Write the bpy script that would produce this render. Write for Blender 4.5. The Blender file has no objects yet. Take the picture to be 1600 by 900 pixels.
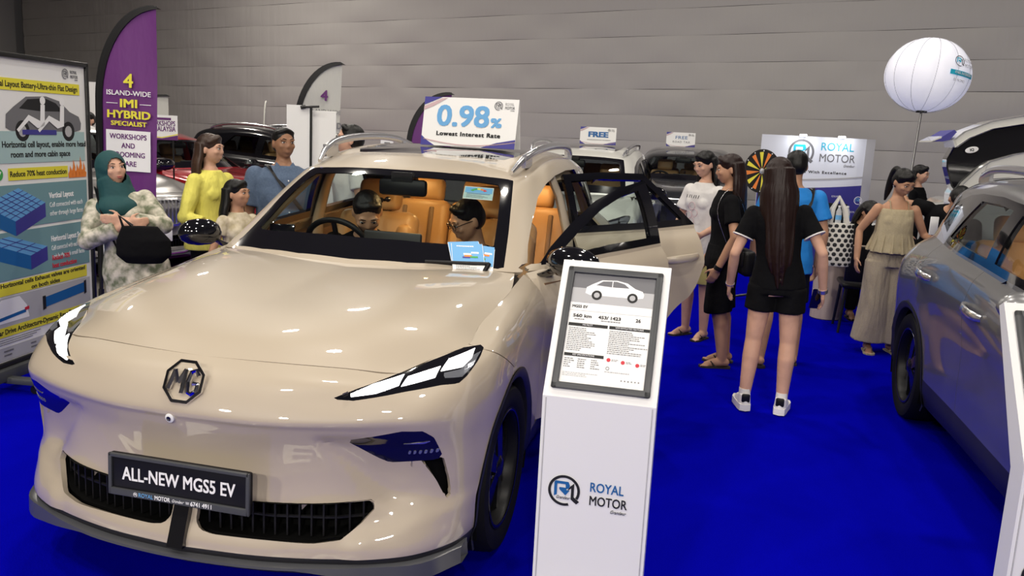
import bpy, bmesh, math, random
import numpy as np
from mathutils import Vector, Matrix, Quaternion
R = math.radians
SC = bpy.context.scene
COL = SC.collection
# ---------------------------------------------------------------- camera
cam_data = bpy.data.cameras.new('camera')
cam_data.sensor_width = 36.0
cam_data.lens = 36.0 * 1336.0 / 1600.0
cam_data.clip_start = 0.05
cam_data.clip_end = 200
cam = bpy.data.objects.new('camera', cam_data)
COL.objects.link(cam)
_yaw, _pit, _rol = 0.2383, 0.1785, 0.0498
_f = Vector((-math.sin(_yaw), math.cos(_yaw), 0)); _r = Vector((math.cos(_yaw), math.sin(_yaw), 0)); _u = Vector((0, 0, 1))
_f2 = _f * math.cos(_pit) - _u * math.sin(_pit); _u2 = _u * math.cos(_pit) + _f * math.sin(_pit)
_r3 = _r * math.cos(_rol) + _u2 * math.sin(_rol); _u3 = _u2 * math.cos(_rol) - _r * math.sin(_rol)
cam.matrix_world = Matrix(((_r3.x, _u3.x, -_f2.x, 1.6773), (_r3.y, _u3.y, -_f2.y, -2.3436), (_r3.z, _u3.z, -_f2.z, 1.6869), (0, 0, 0, 1)))
SC.camera = cam
# ---------------------------------------------------------------- world, exposure
SC.view_settings.view_transform = 'Standard'
SC.view_settings.look = 'None'
SC.view_settings.gamma = 1.0
SC.view_settings.use_curve_mapping = False
SC.view_settings.exposure = -0.28
world = bpy.data.worlds.new('hall_air'); SC.world = world
world.use_nodes = True
world.node_tree.nodes['Background'].inputs[0].default_value = (0.80, 0.84, 1.0, 1)
world.node_tree.nodes['Background'].inputs[1].default_value = 0.05
SC.cycles.max_bounces = 8
SC.cycles.transparent_max_bounces = 16
SC.cycles.sample_clamp_indirect = 4.0
# ---------------------------------------------------------------- hall lamps (large luminaires under the roof), plus added fills
def area(name, loc, size, power, col=(1, .93, .83), size_y=None, aim=None, spread=180):
    d = bpy.data.lights.new(name, 'AREA'); d.energy = power; d.color = col
    d.shape = 'RECTANGLE' if size_y else 'DISK'; d.size = size
    if size_y: d.size_y = size_y
    d.spread = R(spread)
    o = bpy.data.objects.new(name, d); COL.objects.link(o); o.location = loc
    if aim is not None:
        o.rotation_euler = (Vector(aim) - Vector(loc)).to_track_quat('-Z', 'Y').to_euler()
    return o
# rows of high-bay discs over the hall floor
for x, y, e in [(-4.5, 0.5, 140), (-0.6, 1.4, 140), (3.4, 0.2, 140), (-4.0, 6.0, 150), (0.3, 5.2, 130), (4.2, 5.0, 120), (-5.0, 11.4, 260), (0.6, 10.8, 150), (5.6, 9.4, 110),
                (-10.5, 8.0, 260), (-10.5, 15.0, 420), (-0.8, -3.6, 170), (3.6, -4.2, 170), (-5.0, -3.2, 170)]:  # first two here added to brighten the left end of the back wall
    area('high_bay_light', (x, y, 7.2), 0.42, e)
# added fill lights behind the camera, brightening the faces turned towards it
for x, y, e in [(-4.5, -9.0, 120), (-0.5, -9.5, 140), (3.5, -9.0, 140), (7.0, -8.0, 90)]:
    area('front_fill_light', (x, y, 5.4), 0.5, e, aim=(x * .3 + .6, 1.5, 0.6), spread=120)
# ---------------------------------------------------------------- materials
def mat(name, col, rough=.5, metal=0., coat=0., spec=.5, emit=None, estr=1., trans=0., ior=1.45, alpha=1., sheen=0., noise=None, bump=None, coatr=.03):
    m = bpy.data.materials.new(name); m.use_nodes = True
    nt = m.node_tree; b = nt.nodes['Principled BSDF']
    b.inputs['Base Color'].default_value = (*col, 1)
    b.inputs['Roughness'].default_value = rough
    b.inputs['Metallic'].default_value = metal
    b.inputs['Coat Weight'].default_value = coat
    b.inputs['Coat Roughness'].default_value = coatr
    b.inputs['Specular IOR Level'].default_value = spec
    b.inputs['Transmission Weight'].default_value = trans
    b.inputs['IOR'].default_value = ior
    b.inputs['Sheen Weight'].default_value = sheen
    if alpha < 1: b.inputs['Alpha'].default_value = alpha
    if emit:
        b.inputs['Emission Color'].default_value = (*emit, 1); b.inputs['Emission Strength'].default_value = estr
    if noise or bump:
        tc = nt.nodes.new('ShaderNodeTexCoord')
    if noise:                       # (scale, second colour, stretch)
        n = nt.nodes.new('ShaderNodeTexNoise'); n.inputs['Scale'].default_value = noise[0]; n.inputs['Detail'].default_value = 4
        mp = nt.nodes.new('ShaderNodeMapping'); mp.inputs['Scale'].default_value = noise[2] if len(noise) > 2 else (1, 1, 1)
        nt.links.new(tc.outputs['Object'], mp.inputs[0]); nt.links.new(mp.outputs[0], n.inputs['Vector'])
        r = nt.nodes.new('ShaderNodeValToRGB'); r.color_ramp.elements[0].position = .35; r.color_ramp.elements[1].position = .65
        r.color_ramp.elements[0].color = (*col, 1); r.color_ramp.elements[1].color = (*noise[1], 1)
        nt.links.new(n.outputs['Fac'], r.inputs[0]); nt.links.new(r.outputs[0], b.inputs['Base Color'])
    if bump:                        # (scale, strength, distance, stretch)
        n = nt.nodes.new('ShaderNodeTexNoise'); n.inputs['Scale'].default_value = bump[0]; n.inputs['Detail'].default_value = 3
        mp = nt.nodes.new('ShaderNodeMapping'); mp.inputs['Scale'].default_value = bump[3] if len(bump) > 3 else (1, 1, 1)
        nt.links.new(tc.outputs['Object'], mp.inputs[0]); nt.links.new(mp.outputs[0], n.inputs['Vector'])
        bm_ = nt.nodes.new('ShaderNodeBump'); bm_.inputs['Strength'].default_value = bump[1]; bm_.inputs['Distance'].default_value = bump[2]
        nt.links.new(n.outputs['Fac'], bm_.inputs['Height']); nt.links.new(bm_.outputs[0], b.inputs['Normal'])
    return m

def glass_mat(name, tint, refl=.5, rough=.0, graze=.85):
    """thin pane: tinted see-through mixed with a clear reflection by fresnel"""
    m = bpy.data.materials.new(name); m.use_nodes = True; nt = m.node_tree
    for n in list(nt.nodes):
        if n.type != 'OUTPUT_MATERIAL': nt.nodes.remove(n)
    out = [n for n in nt.nodes if n.type == 'OUTPUT_MATERIAL'][0]
    t = nt.nodes.new('ShaderNodeBsdfTransparent'); t.inputs[0].default_value = (*tint, 1)
    g = nt.nodes.new('ShaderNodeBsdfGlossy'); g.inputs['Roughness'].default_value = rough
    lw = nt.nodes.new('ShaderNodeLayerWeight'); lw.inputs[0].default_value = .5
    pw = nt.nodes.new('ShaderNodeMath'); pw.operation = 'POWER'; pw.inputs[1].default_value = 4.0
    fr = nt.nodes.new('ShaderNodeMath'); fr.operation = 'MULTIPLY_ADD'; fr.inputs[1].default_value = graze; fr.inputs[2].default_value = .04 + refl * .12
    nt.links.new(lw.outputs['Facing'], pw.inputs[0]); nt.links.new(pw.outputs[0], fr.inputs[0])
    mx = nt.nodes.new('ShaderNodeMixShader')
    nt.links.new(fr.outputs[0], mx.inputs[0]); nt.links.new(t.outputs[0], mx.inputs[1]); nt.links.new(g.outputs[0], mx.inputs[2])
    nt.links.new(mx.outputs[0], out.inputs[0])
    return m

# ---------------------------------------------------------------- mesh helpers
def me_from(V, F, name='m', smooth=True, sharp=35, weld=0):
    me = bpy.data.meshes.new(name)
    if weld:
        bm = bmesh.new()
        vs = [bm.verts.new(v) for v in V]
        for f in F:
            try: bm.faces.new([vs[i] for i in f])
            except ValueError: pass
        bmesh.ops.remove_doubles(bm, verts=bm.verts, dist=weld)
        bm.to_mesh(me); bm.free()
    else:
        me.from_pydata([tuple(map(float, v)) for v in V], [], [tuple(map(int, f)) for f in F]); me.validate()
    if smooth and len(me.polygons):
        me.polygons.foreach_set('use_smooth', [True] * len(me.polygons))
        if sharp: me.set_sharp_from_angle(angle=R(sharp))
    me.update()
    return me

def obj(name, me, m=None, parent=None, loc=None, rot=None):
    if isinstance(me, bmesh.types.BMesh):
        b = me; me = bpy.data.meshes.new(name); b.to_mesh(me); b.free()
    o = bpy.data.objects.new(name, me); COL.objects.link(o)
    if m is not None and len(me.materials) == 0: me.materials.append(m)
    if parent is not None: o.parent = parent
    if loc is not None: o.location = loc
    if rot is not None: o.rotation_euler = rot
    return o

def tag(o, label=None, cat=None, group=None, kind=None):
    if label: o['label'] = label
    if cat: o['category'] = cat
    if group: o['group'] = group
    if kind: o['kind'] = kind
    return o

def thing(name, label, cat, loc=(0, 0, 0), rz=0, group=None):
    o = bpy.data.objects.new(name, None); COL.objects.link(o); o.empty_display_size = .1
    o.location = loc; o.rotation_euler = (0, 0, rz)
    return tag(o, label, cat, group)

def copy_tree(o, parent=None):
    c = o.copy(); COL.objects.link(c); c.parent = parent
    for ch in list(o.children): copy_tree(ch, c)
    return c

class MB:
    """collects simple solids into one mesh"""
    def __init__(s): s.V = []; s.F = []
    def add(s, V, F):
        o = len(s.V); s.V += [tuple(v) for v in V]; s.F += [tuple(i + o for i in f) for f in F]; return s
    def box(s, c, d, M=None):
        x, y, z = d[0]/2, d[1]/2, d[2]/2
        V = [Vector((i*x, j*y, k*z)) for i in (-1, 1) for j in (-1, 1) for k in (-1, 1)]
        if M is not None: V = [M @ v for v in V]
        V = [v + Vector(c) for v in V]
        return s.add(V, [(0,1,3,2),(4,6,7,5),(0,4,5,1),(2,3,7,6),(0,2,6,4),(1,5,7,3)])
    def rbox(s, c, d, r=.01, M=None, seg=2):
        bm = bmesh.new(); bmesh.ops.create_cube(bm, size=1)
        for v in bm.verts: v.co = Vector((v.co.x*d[0], v.co.y*d[1], v.co.z*d[2]))
        bmesh.ops.bevel(bm, geom=bm.edges[:], offset=min(r, min(d)*.49), segments=seg, profile=.5, affect='EDGES')
        V = [(M @ v.co if M is not None else v.co.copy()) + Vector(c) for v in bm.verts]
        F = [[v.index for v in f.verts] for f in bm.faces]; bm.free()
        return s.add(V, F)
    def tube(s, pts, rad, n=10, caps=True, flat=None, up=None):
        """swept tube; rad scalar or list; flat (a,b) scale of the cross section"""
        pts = [Vector(p) for p in pts]; k = len(pts)
        rad = [rad]*k if not hasattr(rad, '__len__') else list(rad)
        rings = []; ref = Vector(up) if up is not None else None
        for i, p in enumerate(pts):
            t = (pts[min(i+1, k-1)] - pts[max(i-1, 0)]).normalized()
            if ref is None:
                ref = Vector((0, 0, 1)) if abs(t.z) < .9 else Vector((0, 1, 0))
            a = (ref - t * ref.dot(t))
            a = a.normalized() if a.length > 1e-6 else t.orthogonal().normalized()
            b = t.cross(a); ref = a if up is None else ref
            fa, fb = flat if flat else (1, 1)
            rings.append([p + (a*math.cos(2*math.pi*j/n)*fa + b*math.sin(2*math.pi*j/n)*fb)*rad[i] for j in range(n)])
        V = [v for r_ in rings for v in r_]
        F = [(i*n+j, i*n+(j+1) % n, (i+1)*n+(j+1) % n, (i+1)*n+j) for i in range(k-1) for j in range(n)]
        if caps: F += [tuple(range(n))[::-1], tuple((k-1)*n+j for j in range(n))]
        return s.add(V, F)
    def lathe(s, prof, n=32, M=None, c=(0, 0, 0)):
        """prof list of (r,z) about z"""
        V = []
        for r_, z in prof:
            for j in range(n):
                a = 2*math.pi*j/n; V.append(Vector((r_*math.cos(a), r_*math.sin(a), z)))
        if M is not None: V = [M @ v for v in V]
        V = [v + Vector(c) for v in V]
        F = [(i*n+j, i*n+(j+1) % n, (i+1)*n+(j+1) % n, (i+1)*n+j) for i in range(len(prof)-1) for j in range(n)]
        return s.add(V, F)
    def ell(s, c, r, n=16, m=10, M=None):
        V = [Vector((0, 0, -r[2]))]; F = []
        for i in range(1, m):
            t = math.pi*i/m - math.pi/2
            for j in range(n):
                a = 2*math.pi*j/n
                V.append(Vector((r[0]*math.cos(t)*math.cos(a), r[1]*math.cos(t)*math.sin(a), r[2]*math.sin(t))))
        V.append(Vector((0, 0, r[2])))
        for j in range(n):
            F.append((0, 1+(j+1) % n, 1+j))
            F.append((len(V)-1, 1+(m-2)*n+j, 1+(m-2)*n+(j+1) % n))
        for i in range(m-2):
            for j in range(n): F.append((1+i*n+j, 1+i*n+(j+1) % n, 1+(i+1)*n+(j+1) % n, 1+(i+1)*n+j))
        if M is not None: V = [M @ v for v in V]
        return s.add([v + Vector(c) for v in V], F)
    def prism(s, poly, d0, d1, axes=(0, 2, 1)):
        """extrude a 2D polygon; axes = which world axes carry (u, v, depth)"""
        n = len(poly); V = []
        for d in (d0, d1):
            for u, v in poly:
                p = [0, 0, 0]; p[axes[0]] = u; p[axes[1]] = v; p[axes[2]] = d; V.append(p)
        F = [tuple(range(n)), tuple(range(2*n-1, n-1, -1))] + [(i, n+i, n+(i+1) % n, (i+1) % n) for i in range(n)]
        return s.add(V, F)
    def me(s, name='m', smooth=True, sharp=35):
        m = me_from(s.V, s.F, name, smooth, sharp)
        bm = bmesh.new(); bm.from_mesh(m); bmesh.ops.recalc_face_normals(bm, faces=bm.faces); bm.to_mesh(m); bm.free()
        if smooth and sharp: m.set_sharp_from_angle(angle=R(sharp))
        return m
    def build(s, name, m, parent=None, smooth=True, sharp=35, loc=None, rot=None):
        return obj(name, s.me(name, smooth, sharp), m, parent, loc, rot)

def baked(me, mods):
    """evaluate modifiers on a mesh once and return the result as plain mesh data"""
    o = bpy.data.objects.new('tmp', me); COL.objects.link(o)
    for kind, kw in mods:
        md = o.modifiers.new(kind, kind)
        for k, v in kw.items(): setattr(md, k, v)
    dg = bpy.context.evaluated_depsgraph_get(); dg.update()
    out = bpy.data.meshes.new_from_object(o.evaluated_get(dg), depsgraph=dg)
    bpy.data.objects.remove(o)
    return out

def panel(M, t=.012, weld=.0005, sharp=40):
    me = me_from(M[0], M[1], 'p', True, 0, weld)
    me = baked(me, [('SOLIDIFY', dict(thickness=t, offset=-1.0, use_even_offset=False))])
    me.polygons.foreach_set('use_smooth', [True] * len(me.polygons))
    me.set_sharp_from_angle(angle=R(sharp))
    return me

def text_me(txt, size, ext=.0, bold=0., align='CENTER', spacing=1.0, shear=0.):
    c = bpy.data.curves.new('t', 'FONT'); c.body = txt; c.size = size; c.extrude = ext
    c.align_x = align; c.align_y = 'CENTER'; c.space_character = spacing; c.shear = shear; c.resolution_u = 3
    o = bpy.data.objects.new('t', c); COL.objects.link(o)
    dg = bpy.context.evaluated_depsgraph_get(); dg.update()
    me = bpy.data.meshes.new_from_object(o.evaluated_get(dg), depsgraph=dg)
    bpy.data.objects.remove(o); bpy.data.curves.remove(c)
    if bold:                        # heavier strokes: the outline laid four times, a little apart
        bm = bmesh.new()
        for dx, dy, dz in ((bold, bold*.7, 0), (-bold, bold*.7, 1e-5), (bold, -bold*.7, 2e-5), (-bold, -bold*.7, 3e-5), (0, 0, 4e-5)):
            k = me.copy(); k.transform(Matrix.Translation((dx, dy, dz))); bm.from_mesh(k); bpy.data.meshes.remove(k)
        bm.to_mesh(me); bm.free()
    return me

def frame(o, x, y):
    """matrix whose local X is x, local Y is y, Z their normal, origin o"""
    x = Vector(x).normalized(); z = x.cross(Vector(y)).normalized(); y = z.cross(x)
    return Matrix(((x.x, y.x, z.x, o[0]), (x.y, y.y, z.y, o[1]), (x.z, y.z, z.z, o[2]), (0, 0, 0, 1)))
def write(txt, size, M, m, parent, name='lettering', bold=0., align='CENTER', spacing=1.0, lift=.002, shear=0., w=None):
    """flat print: text laid on the surface with frame M (relative to the parent)"""
    me = text_me(txt, size, .0006, bold, align, spacing, shear)
    if w:
        xs = [v.co.x for v in me.vertices]; k = w / max(1e-6, max(xs) - min(xs))
        for v in me.vertices: v.co.x *= k
    o = obj(name, me, m, parent); o.matrix_local = M @ Matrix.Translation((0, 0, lift))
    return o
# ---------------------------------------------------------------- surfaces of the crossover body
def spline(tab, t, ts):
    """nonuniform Catmull-Rom through tab (n,...) with knots t, evaluated at ts"""
    tab = np.asarray(tab, float); n = len(t)
    sh = (n,) + (1,) * (tab.ndim - 1)
    d = np.diff(t).reshape((n - 1,) + (1,) * (tab.ndim - 1))
    s = np.diff(tab, axis=0) / d
    m = np.empty_like(tab); m[0] = s[0]; m[-1] = s[-1]
    m[1:-1] = (s[:-1] * d[1:] + s[1:] * d[:-1]) / (d[:-1] + d[1:])
    i = np.clip(np.searchsorted(t, ts, side='right') - 1, 0, n - 2)
    h = (t[i + 1] - t[i]); u = (ts - t[i]) / h
    k = (-1,) + (1,) * (tab.ndim - 1)
    u = u.reshape(k); h = h.reshape(k)
    return ((2*u**3 - 3*u**2 + 1) * tab[i] + (u**3 - 2*u**2 + u) * h * m[i]
            + (-2*u**3 + 3*u**2) * tab[i + 1] + (u**3 - u**2) * h * m[i + 1])

def dense(T, step):
    """T (cols, rows, 3) control table -> dense grid"""
    T = np.asarray(T, float)
    def knots(A):
        L = np.linalg.norm(np.diff(A, axis=0), axis=2).mean(1)
        return np.concatenate([[0], np.cumsum(np.maximum(L, 1e-3))])
    for ax in (0, 1):
        A = T if ax == 0 else np.swapaxes(T, 0, 1)
        t = knots(A)
        ts = []
        for a, b in zip(t[:-1], t[1:]):
            k = max(2, int(math.ceil((b - a) / step)))
            ts += list(a + (b - a) * np.arange(k) / k)
        ts = np.array(ts + [t[-1]])
        A = spline(A, t, ts)
        T = A if ax == 0 else np.swapaxes(A, 0, 1)
    return T

def grid_mesh(G):
    n, m = G.shape[:2]
    V = G.reshape(-1, 3)
    a = np.arange(n * m).reshape(n, m)
    q = np.stack([a[:-1, :-1], a[1:, :-1], a[1:, 1:], a[:-1, 1:]], -1).reshape(-1, 4)
    F = np.concatenate([q[:, [0, 1, 2]], q[:, [0, 2, 3]]])
    return V.copy(), F

# lower shell: columns run round the car from the nose to the tail, rows from the lip up to the bonnet edge and belt line
SH = [
 ([0]*10,                                                  [.04,-.01,.03,.05,.042,.018,.008,.040,.085,.154], [.19,.27,.38,.50,.62,.70,.735,.80,.85,.889]),
 ([.30]*10,                                                [.07,.02,.06,.08,.07,.042,.030,.065,.11,.185],    [.19,.27,.38,.50,.62,.70,.735,.80,.85,.887]),
 ([.50]*10,                                                [.12,.07,.10,.13,.125,.095,.080,.12,.16,.24],     [.19,.27,.38,.50,.62,.70,.740,.80,.845,.878]),
 ([.655]*10,                                               [.17,.13,.18,.21,.19,.155,.14,.18,.23,.30],       [.19,.27,.38,.50,.62,.70,.745,.80,.84,.866]),
 ([.76,.775,.78,.785,.785,.79,.785,.775,.76,.735],         [.24,.21,.26,.28,.26,.232,.222,.27,.35,.465],     [.19,.27,.38,.50,.62,.70,.75,.81,.86,.893]),
 ([.84,.86,.865,.865,.865,.87,.865,.86,.84,.805],          [.36,.33,.36,.36,.35,.34,.335,.38,.45,.58],       [.19,.27,.38,.50,.62,.70,.755,.82,.875,.913]),
 ([.87,.895,.905,.91,.91,.915,.915,.905,.88,.795],         [.50,.49,.49,.49,.49,.49,.49,.53,.62,.78],        [.19,.27,.38,.50,.62,.70,.77,.84,.90,.945]),
 ([.87,.90,.915,.925,.925,.93,.93,.92,.88,.80],            [.87,.87,.87,.87,.87,.87,.87,.89,.94,1.03],       [.19,.27,.38,.50,.62,.70,.78,.87,.94,.980]),
 ([.86,.895,.91,.915,.915,.915,.92,.915,.88,.80],          [1.22]*8+[1.24,1.26],                             [.19,.27,.38,.50,.62,.70,.79,.885,.965,1.013]),
 ([.85,.885,.895,.90,.905,.905,.915,.91,.875,.80],         [1.60]*8+[1.59,1.56],                             [.19,.27,.38,.50,.62,.70,.80,.90,.985,1.050]),
 ([.85,.885,.89,.895,.895,.90,.915,.91,.885,.835],         [2.1]*10,                                         [.19,.27,.38,.50,.62,.72,.83,.93,1.02,1.085]),
 ([.85,.885,.89,.895,.895,.90,.915,.915,.89,.84],          [2.65]*10,                                        [.19,.27,.38,.50,.62,.73,.85,.95,1.05,1.115]),
 ([.86,.89,.90,.905,.91,.915,.925,.925,.895,.84],          [3.15]*10,                                        [.19,.28,.39,.51,.63,.75,.87,.97,1.07,1.140]),
 ([.87,.90,.915,.925,.925,.935,.940,.93,.88,.80],          [3.6]*10,                                         [.21,.29,.40,.52,.64,.76,.88,.98,1.08,1.160]),
 ([.85,.88,.895,.905,.91,.915,.915,.90,.84,.74],           [4.05]*7+[4.04,4.01,3.97],                        [.24,.31,.41,.53,.65,.77,.88,.98,1.08,1.165]),
 ([.68,.72,.74,.75,.75,.75,.75,.73,.70,.64],               [4.36,4.39,4.39,4.38,4.37,4.36,4.35,4.32,4.28,4.22],[.26,.33,.42,.54,.66,.77,.87,.97,1.06,1.13]),
 ([.36,.38,.39,.40,.40,.40,.40,.39,.38,.36],               [4.44,4.46,4.46,4.45,4.44,4.43,4.41,4.38,4.34,4.28],[.26,.33,.42,.54,.66,.77,.87,.96,1.04,1.11]),
 ([0]*10,                                                  [4.45,4.476,4.47,4.46,4.45,4.44,4.42,4.40,4.36,4.30],[.26,.33,.42,.54,.66,.77,.87,.96,1.03,1.10]),
]
SHELL = [list(zip(x, y, z)) for x, y, z in SH]
# bonnet: columns front edge -> cowl, rows centre line -> edge
BON = [
 [(0,.154,.889),(.30,.185,.889),(.50,.24,.880),(.60,.272,.871),(.655,.30,.866)],
 [(0,.26,.940),(.30,.28,.942),(.50,.33,.932),(.64,.40,.912),(.735,.465,.893)],
 [(0,.42,.980),(.32,.43,.986),(.52,.47,.981),(.70,.54,.950),(.805,.58,.913)],
 [(0,.65,1.012),(.32,.66,1.022),(.52,.68,1.022),(.69,.73,.992),(.795,.78,.945)],
 [(0,.90,1.035),(.31,.91,1.046),(.50,.93,1.050),(.68,.98,1.025),(.80,1.03,.980)],
 [(0,1.12,1.047),(.30,1.13,1.058),(.49,1.16,1.064),(.67,1.21,1.048),(.80,1.26,1.013)],
 [(0,1.30,1.052),(.28,1.315,1.060),(.47,1.355,1.064),(.64,1.42,1.058),(.755,1.49,1.045)],
]
# greenhouse: columns round from the windscreen centre to the rear window centre, rows from the belt up and over to the roof centre line
GH = [
 [(0,1.30,1.052),(0,1.55,1.20),(0,1.81,1.355),(0,2.03,1.472),(0,2.20,1.522),(0,2.30,1.541),(0,2.40,1.555)],
 [(.28,1.315,1.057),(.265,1.56,1.20),(.25,1.82,1.352),(.24,2.04,1.470),(.20,2.20,1.520),(.10,2.30,1.540),(0,2.42,1.556)],
 [(.50,1.37,1.057),(.475,1.60,1.195),(.45,1.85,1.347),(.43,2.07,1.462),(.36,2.22,1.514),(.20,2.33,1.540),(0,2.46,1.560)],
 [(.68,1.45,1.055),(.66,1.67,1.187),(.625,1.89,1.335),(.585,2.11,1.450),(.49,2.27,1.508),(.26,2.38,1.543),(0,2.52,1.565)],
 [(.765,1.50,1.050),(.725,1.72,1.183),(.682,1.94,1.327),(.635,2.16,1.444),(.54,2.32,1.508),(.30,2.44,1.550),(0,2.60,1.573)],
 [(.80,1.60,1.052),(.775,1.84,1.195),(.725,2.06,1.335),(.665,2.28,1.455),(.575,2.40,1.522),(.33,2.52,1.562),(0,2.70,1.580)],
 [(.835,2.1,1.085),(.80,2.20,1.24),(.745,2.33,1.38),(.69,2.45,1.485),(.60,2.58,1.544),(.35,2.72,1.577),(0,2.90,1.590)],
 [(.84,2.65,1.115),(.805,2.67,1.26),(.755,2.70,1.41),(.70,2.74,1.510),(.61,2.82,1.562),(.36,2.95,1.590),(0,3.10,1.597)],
 [(.84,3.15,1.140),(.80,3.13,1.28),(.75,3.12,1.42),(.70,3.12,1.512),(.61,3.15,1.565),(.36,3.2,1.592),(0,3.30,1.597)],
 [(.80,3.6,1.160),(.765,3.55,1.28),(.72,3.51,1.41),(.675,3.48,1.497),(.59,3.47,1.551),(.35,3.48,1.582),(0,3.50,1.592)],
 [(.74,3.97,1.165),(.71,3.92,1.27),(.675,3.87,1.38),(.64,3.82,1.467),(.56,3.77,1.525),(.33,3.74,1.561),(0,3.72,1.578)],
 [(.64,4.22,1.13),(.62,4.17,1.23),(.60,4.10,1.34),(.575,4.03,1.438),(.50,3.97,1.496),(.30,3.92,1.540),(0,3.88,1.562)],
 [(.36,4.28,1.11),(.35,4.235,1.21),(.34,4.17,1.32),(.33,4.09,1.430),(.29,4.04,1.492),(.17,3.99,1.528),(0,3.96,1.552)],
 [(0,4.30,1.10),(0,4.25,1.20),(0,4.18,1.32),(0,4.10,1.428),(0,4.05,1.490),(0,4.01,1.525),(0,3.98,1.549)],
]
def flip(M):
    V, F = M
    W = V.copy(); W[:, 0] *= -1
    return W, F[:, ::-1]

def merge(ms):
    Vs, Fs, o = [], [], 0
    for V, F in ms:
        Vs.append(V); Fs.append(F + o); o += len(V)
    return np.concatenate(Vs), np.concatenate(Fs)

def cut(M, f):
    """split a triangle mesh along the zero line of the vertex field f -> (f<0 part, f>0 part)"""
    V, F = M
    f = np.where(np.abs(f) < 1e-6, 1e-6, f)
    s = f[F] > 0
    c = s.sum(1)
    out = {False: [F[c == 0]], True: [F[c == 3]]}
    newV = []; cache = {}
    def mid(a, b):
        k = (a, b) if a < b else (b, a)
        if k not in cache:
            t = f[a] / (f[a] - f[b])
            cache[k] = len(V) + len(newV)
            newV.append(V[a] + (V[b] - V[a]) * t)
        return cache[k]
    neg, pos = [], []
    for tri, sg in zip(F[(c == 1) | (c == 2)], s[(c == 1) | (c == 2)]):
        lone = bool(sg.sum() == 1)
        k = int(np.argmax(sg == lone))
        a, b, d = int(tri[k]), int(tri[(k+1) % 3]), int(tri[(k+2) % 3])
        ab, ad = mid(a, b), mid(a, d)
        A = pos if lone else neg; B = neg if lone else pos
        A.append((a, ab, ad)); B.append((ab, b, d)); B.append((ab, d, ad))
    VV = np.concatenate([V, np.array(newV).reshape(-1, 3)])
    res = []
    for key, extra in ((False, neg), (True, pos)):
        FF = np.concatenate([out[key][0], np.array(extra, int).reshape(-1, 3)])
        used, inv = np.unique(FF, return_inverse=True)
        res.append((VV[used], inv.reshape(-1, 3)))
    return res

def sdpoly(P, poly):
    """signed distance to a closed polygon, negative inside; P (n,2)"""
    poly = np.asarray(poly, float); A = poly; B = np.roll(poly, -1, 0)
    d = np.full(len(P), 1e9); ins = np.zeros(len(P), bool)
    for a, b in zip(A, B):
        e = b - a; w = P - a
        t = np.clip((w @ e) / (e @ e), 0, 1)
        d = np.minimum(d, np.linalg.norm(w - t[:, None] * e, axis=1))
        c = ((a[1] <= P[:, 1]) != (b[1] <= P[:, 1]))
        with np.errstate(divide='ignore', invalid='ignore'):
            xi = a[0] + (P[:, 1] - a[1]) * (b[0] - a[0]) / (b[1] - a[1])
        ins ^= c & (P[:, 0] < xi)
    return np.where(ins, -d, d)
# ---------------------------------------------------------------- material library
def paint(name, col, metal=.0, rough=.28):
    return mat(name, col, rough=rough, metal=metal, coat=1.0, spec=.5, coatr=.02)
M = {}
M['paint_beige'] = paint('beige_paint', (.46, .39, .30), .0, .42)
M['paint_beige'].node_tree.nodes['Principled BSDF'].inputs['Coat IOR'].default_value = 1.75
M['paint_grey'] = paint('silver_grey_paint', (.23, .23, .235), .6, .32)
M['paint_white'] = paint('white_paint', (.66, .66, .62), 0, .3)
M['paint_black'] = paint('black_paint', (.012, .012, .014), 0, .2)
M['paint_dark'] = paint('dark_grey_paint', (.028, .030, .036), .3, .25)
M['paint_red'] = paint('red_paint', (.36, .008, .015), .2, .25)
M['paint_pewter'] = paint('pewter_paint', (.27, .26, .25), .6, .3)
M['gloss_black'] = mat('gloss_black', (.006, .006, .008), .08, coat=1.)
M['satin_black'] = mat('satin_black', (.006, .006, .007), .4, spec=.3)
M['cladding'] = mat('cladding_plastic', (.018, .018, .022), .42)
M['lip_grey'] = mat('lip_grey_plastic', (.07, .072, .08), .25)
M['rubber'] = mat('tyre_rubber', (.005, .005, .006), .7, spec=.2)
M['void'] = mat('dark_inner_shell', (.003, .003, .003), .8, spec=.1)
M['rim_black'] = mat('rim_black', (.006, .006, .009), .2, coat=.4)
M['chrome'] = mat('chrome', (.85, .85, .86), .06, metal=1)
M['silver'] = mat('satin_silver', (.72, .72, .74), .22, metal=.9)
M['leather'] = mat('tan_leather', (.50, .29, .13), .42, bump=(90, .25, .002))
M['leather_light'] = mat('light_tan_leather', (.62, .42, .22), .45)
M['leather_dark'] = mat('brown_leather_insert', (.22, .13, .07), .5)
M['trim_dark'] = mat('dash_plastic', (.022, .020, .020), .45)
M['headliner'] = mat('headliner', (.40, .33, .22), .9)
M['glass'] = glass_mat('window_glass', (.80, .86, .84), .2, graze=.4)
M['glass_dark'] = glass_mat('privacy_glass', (.22, .24, .25), .1, graze=.25)
M['glass_roof'] = mat('roof_glass', (.010, .011, .013), .03, coat=1.)
M['drl'] = mat('running_light', (.9, .9, .9), .3, emit=(1, .98, .95), estr=3.2)
M['lamp_grey'] = mat('lamp_reflector', (.35, .37, .42), .15, metal=.7)
M['white'] = mat('white_plastic', (.80, .80, .79), .35)
M['white_matte'] = mat('white_print_board', (.82, .82, .81), .5)
M['ink_black'] = mat('black_ink', (.010, .010, .011), .6)
M['ink_grey'] = mat('grey_ink', (.16, .16, .17), .6)
M['ink_light'] = mat('light_grey_ink', (.45, .45, .46), .6)
M['ink_white'] = mat('white_ink', (.86, .86, .86), .55)
M['ink_blue'] = mat('blue_ink', (.010, .115, .34), .5)
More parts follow.
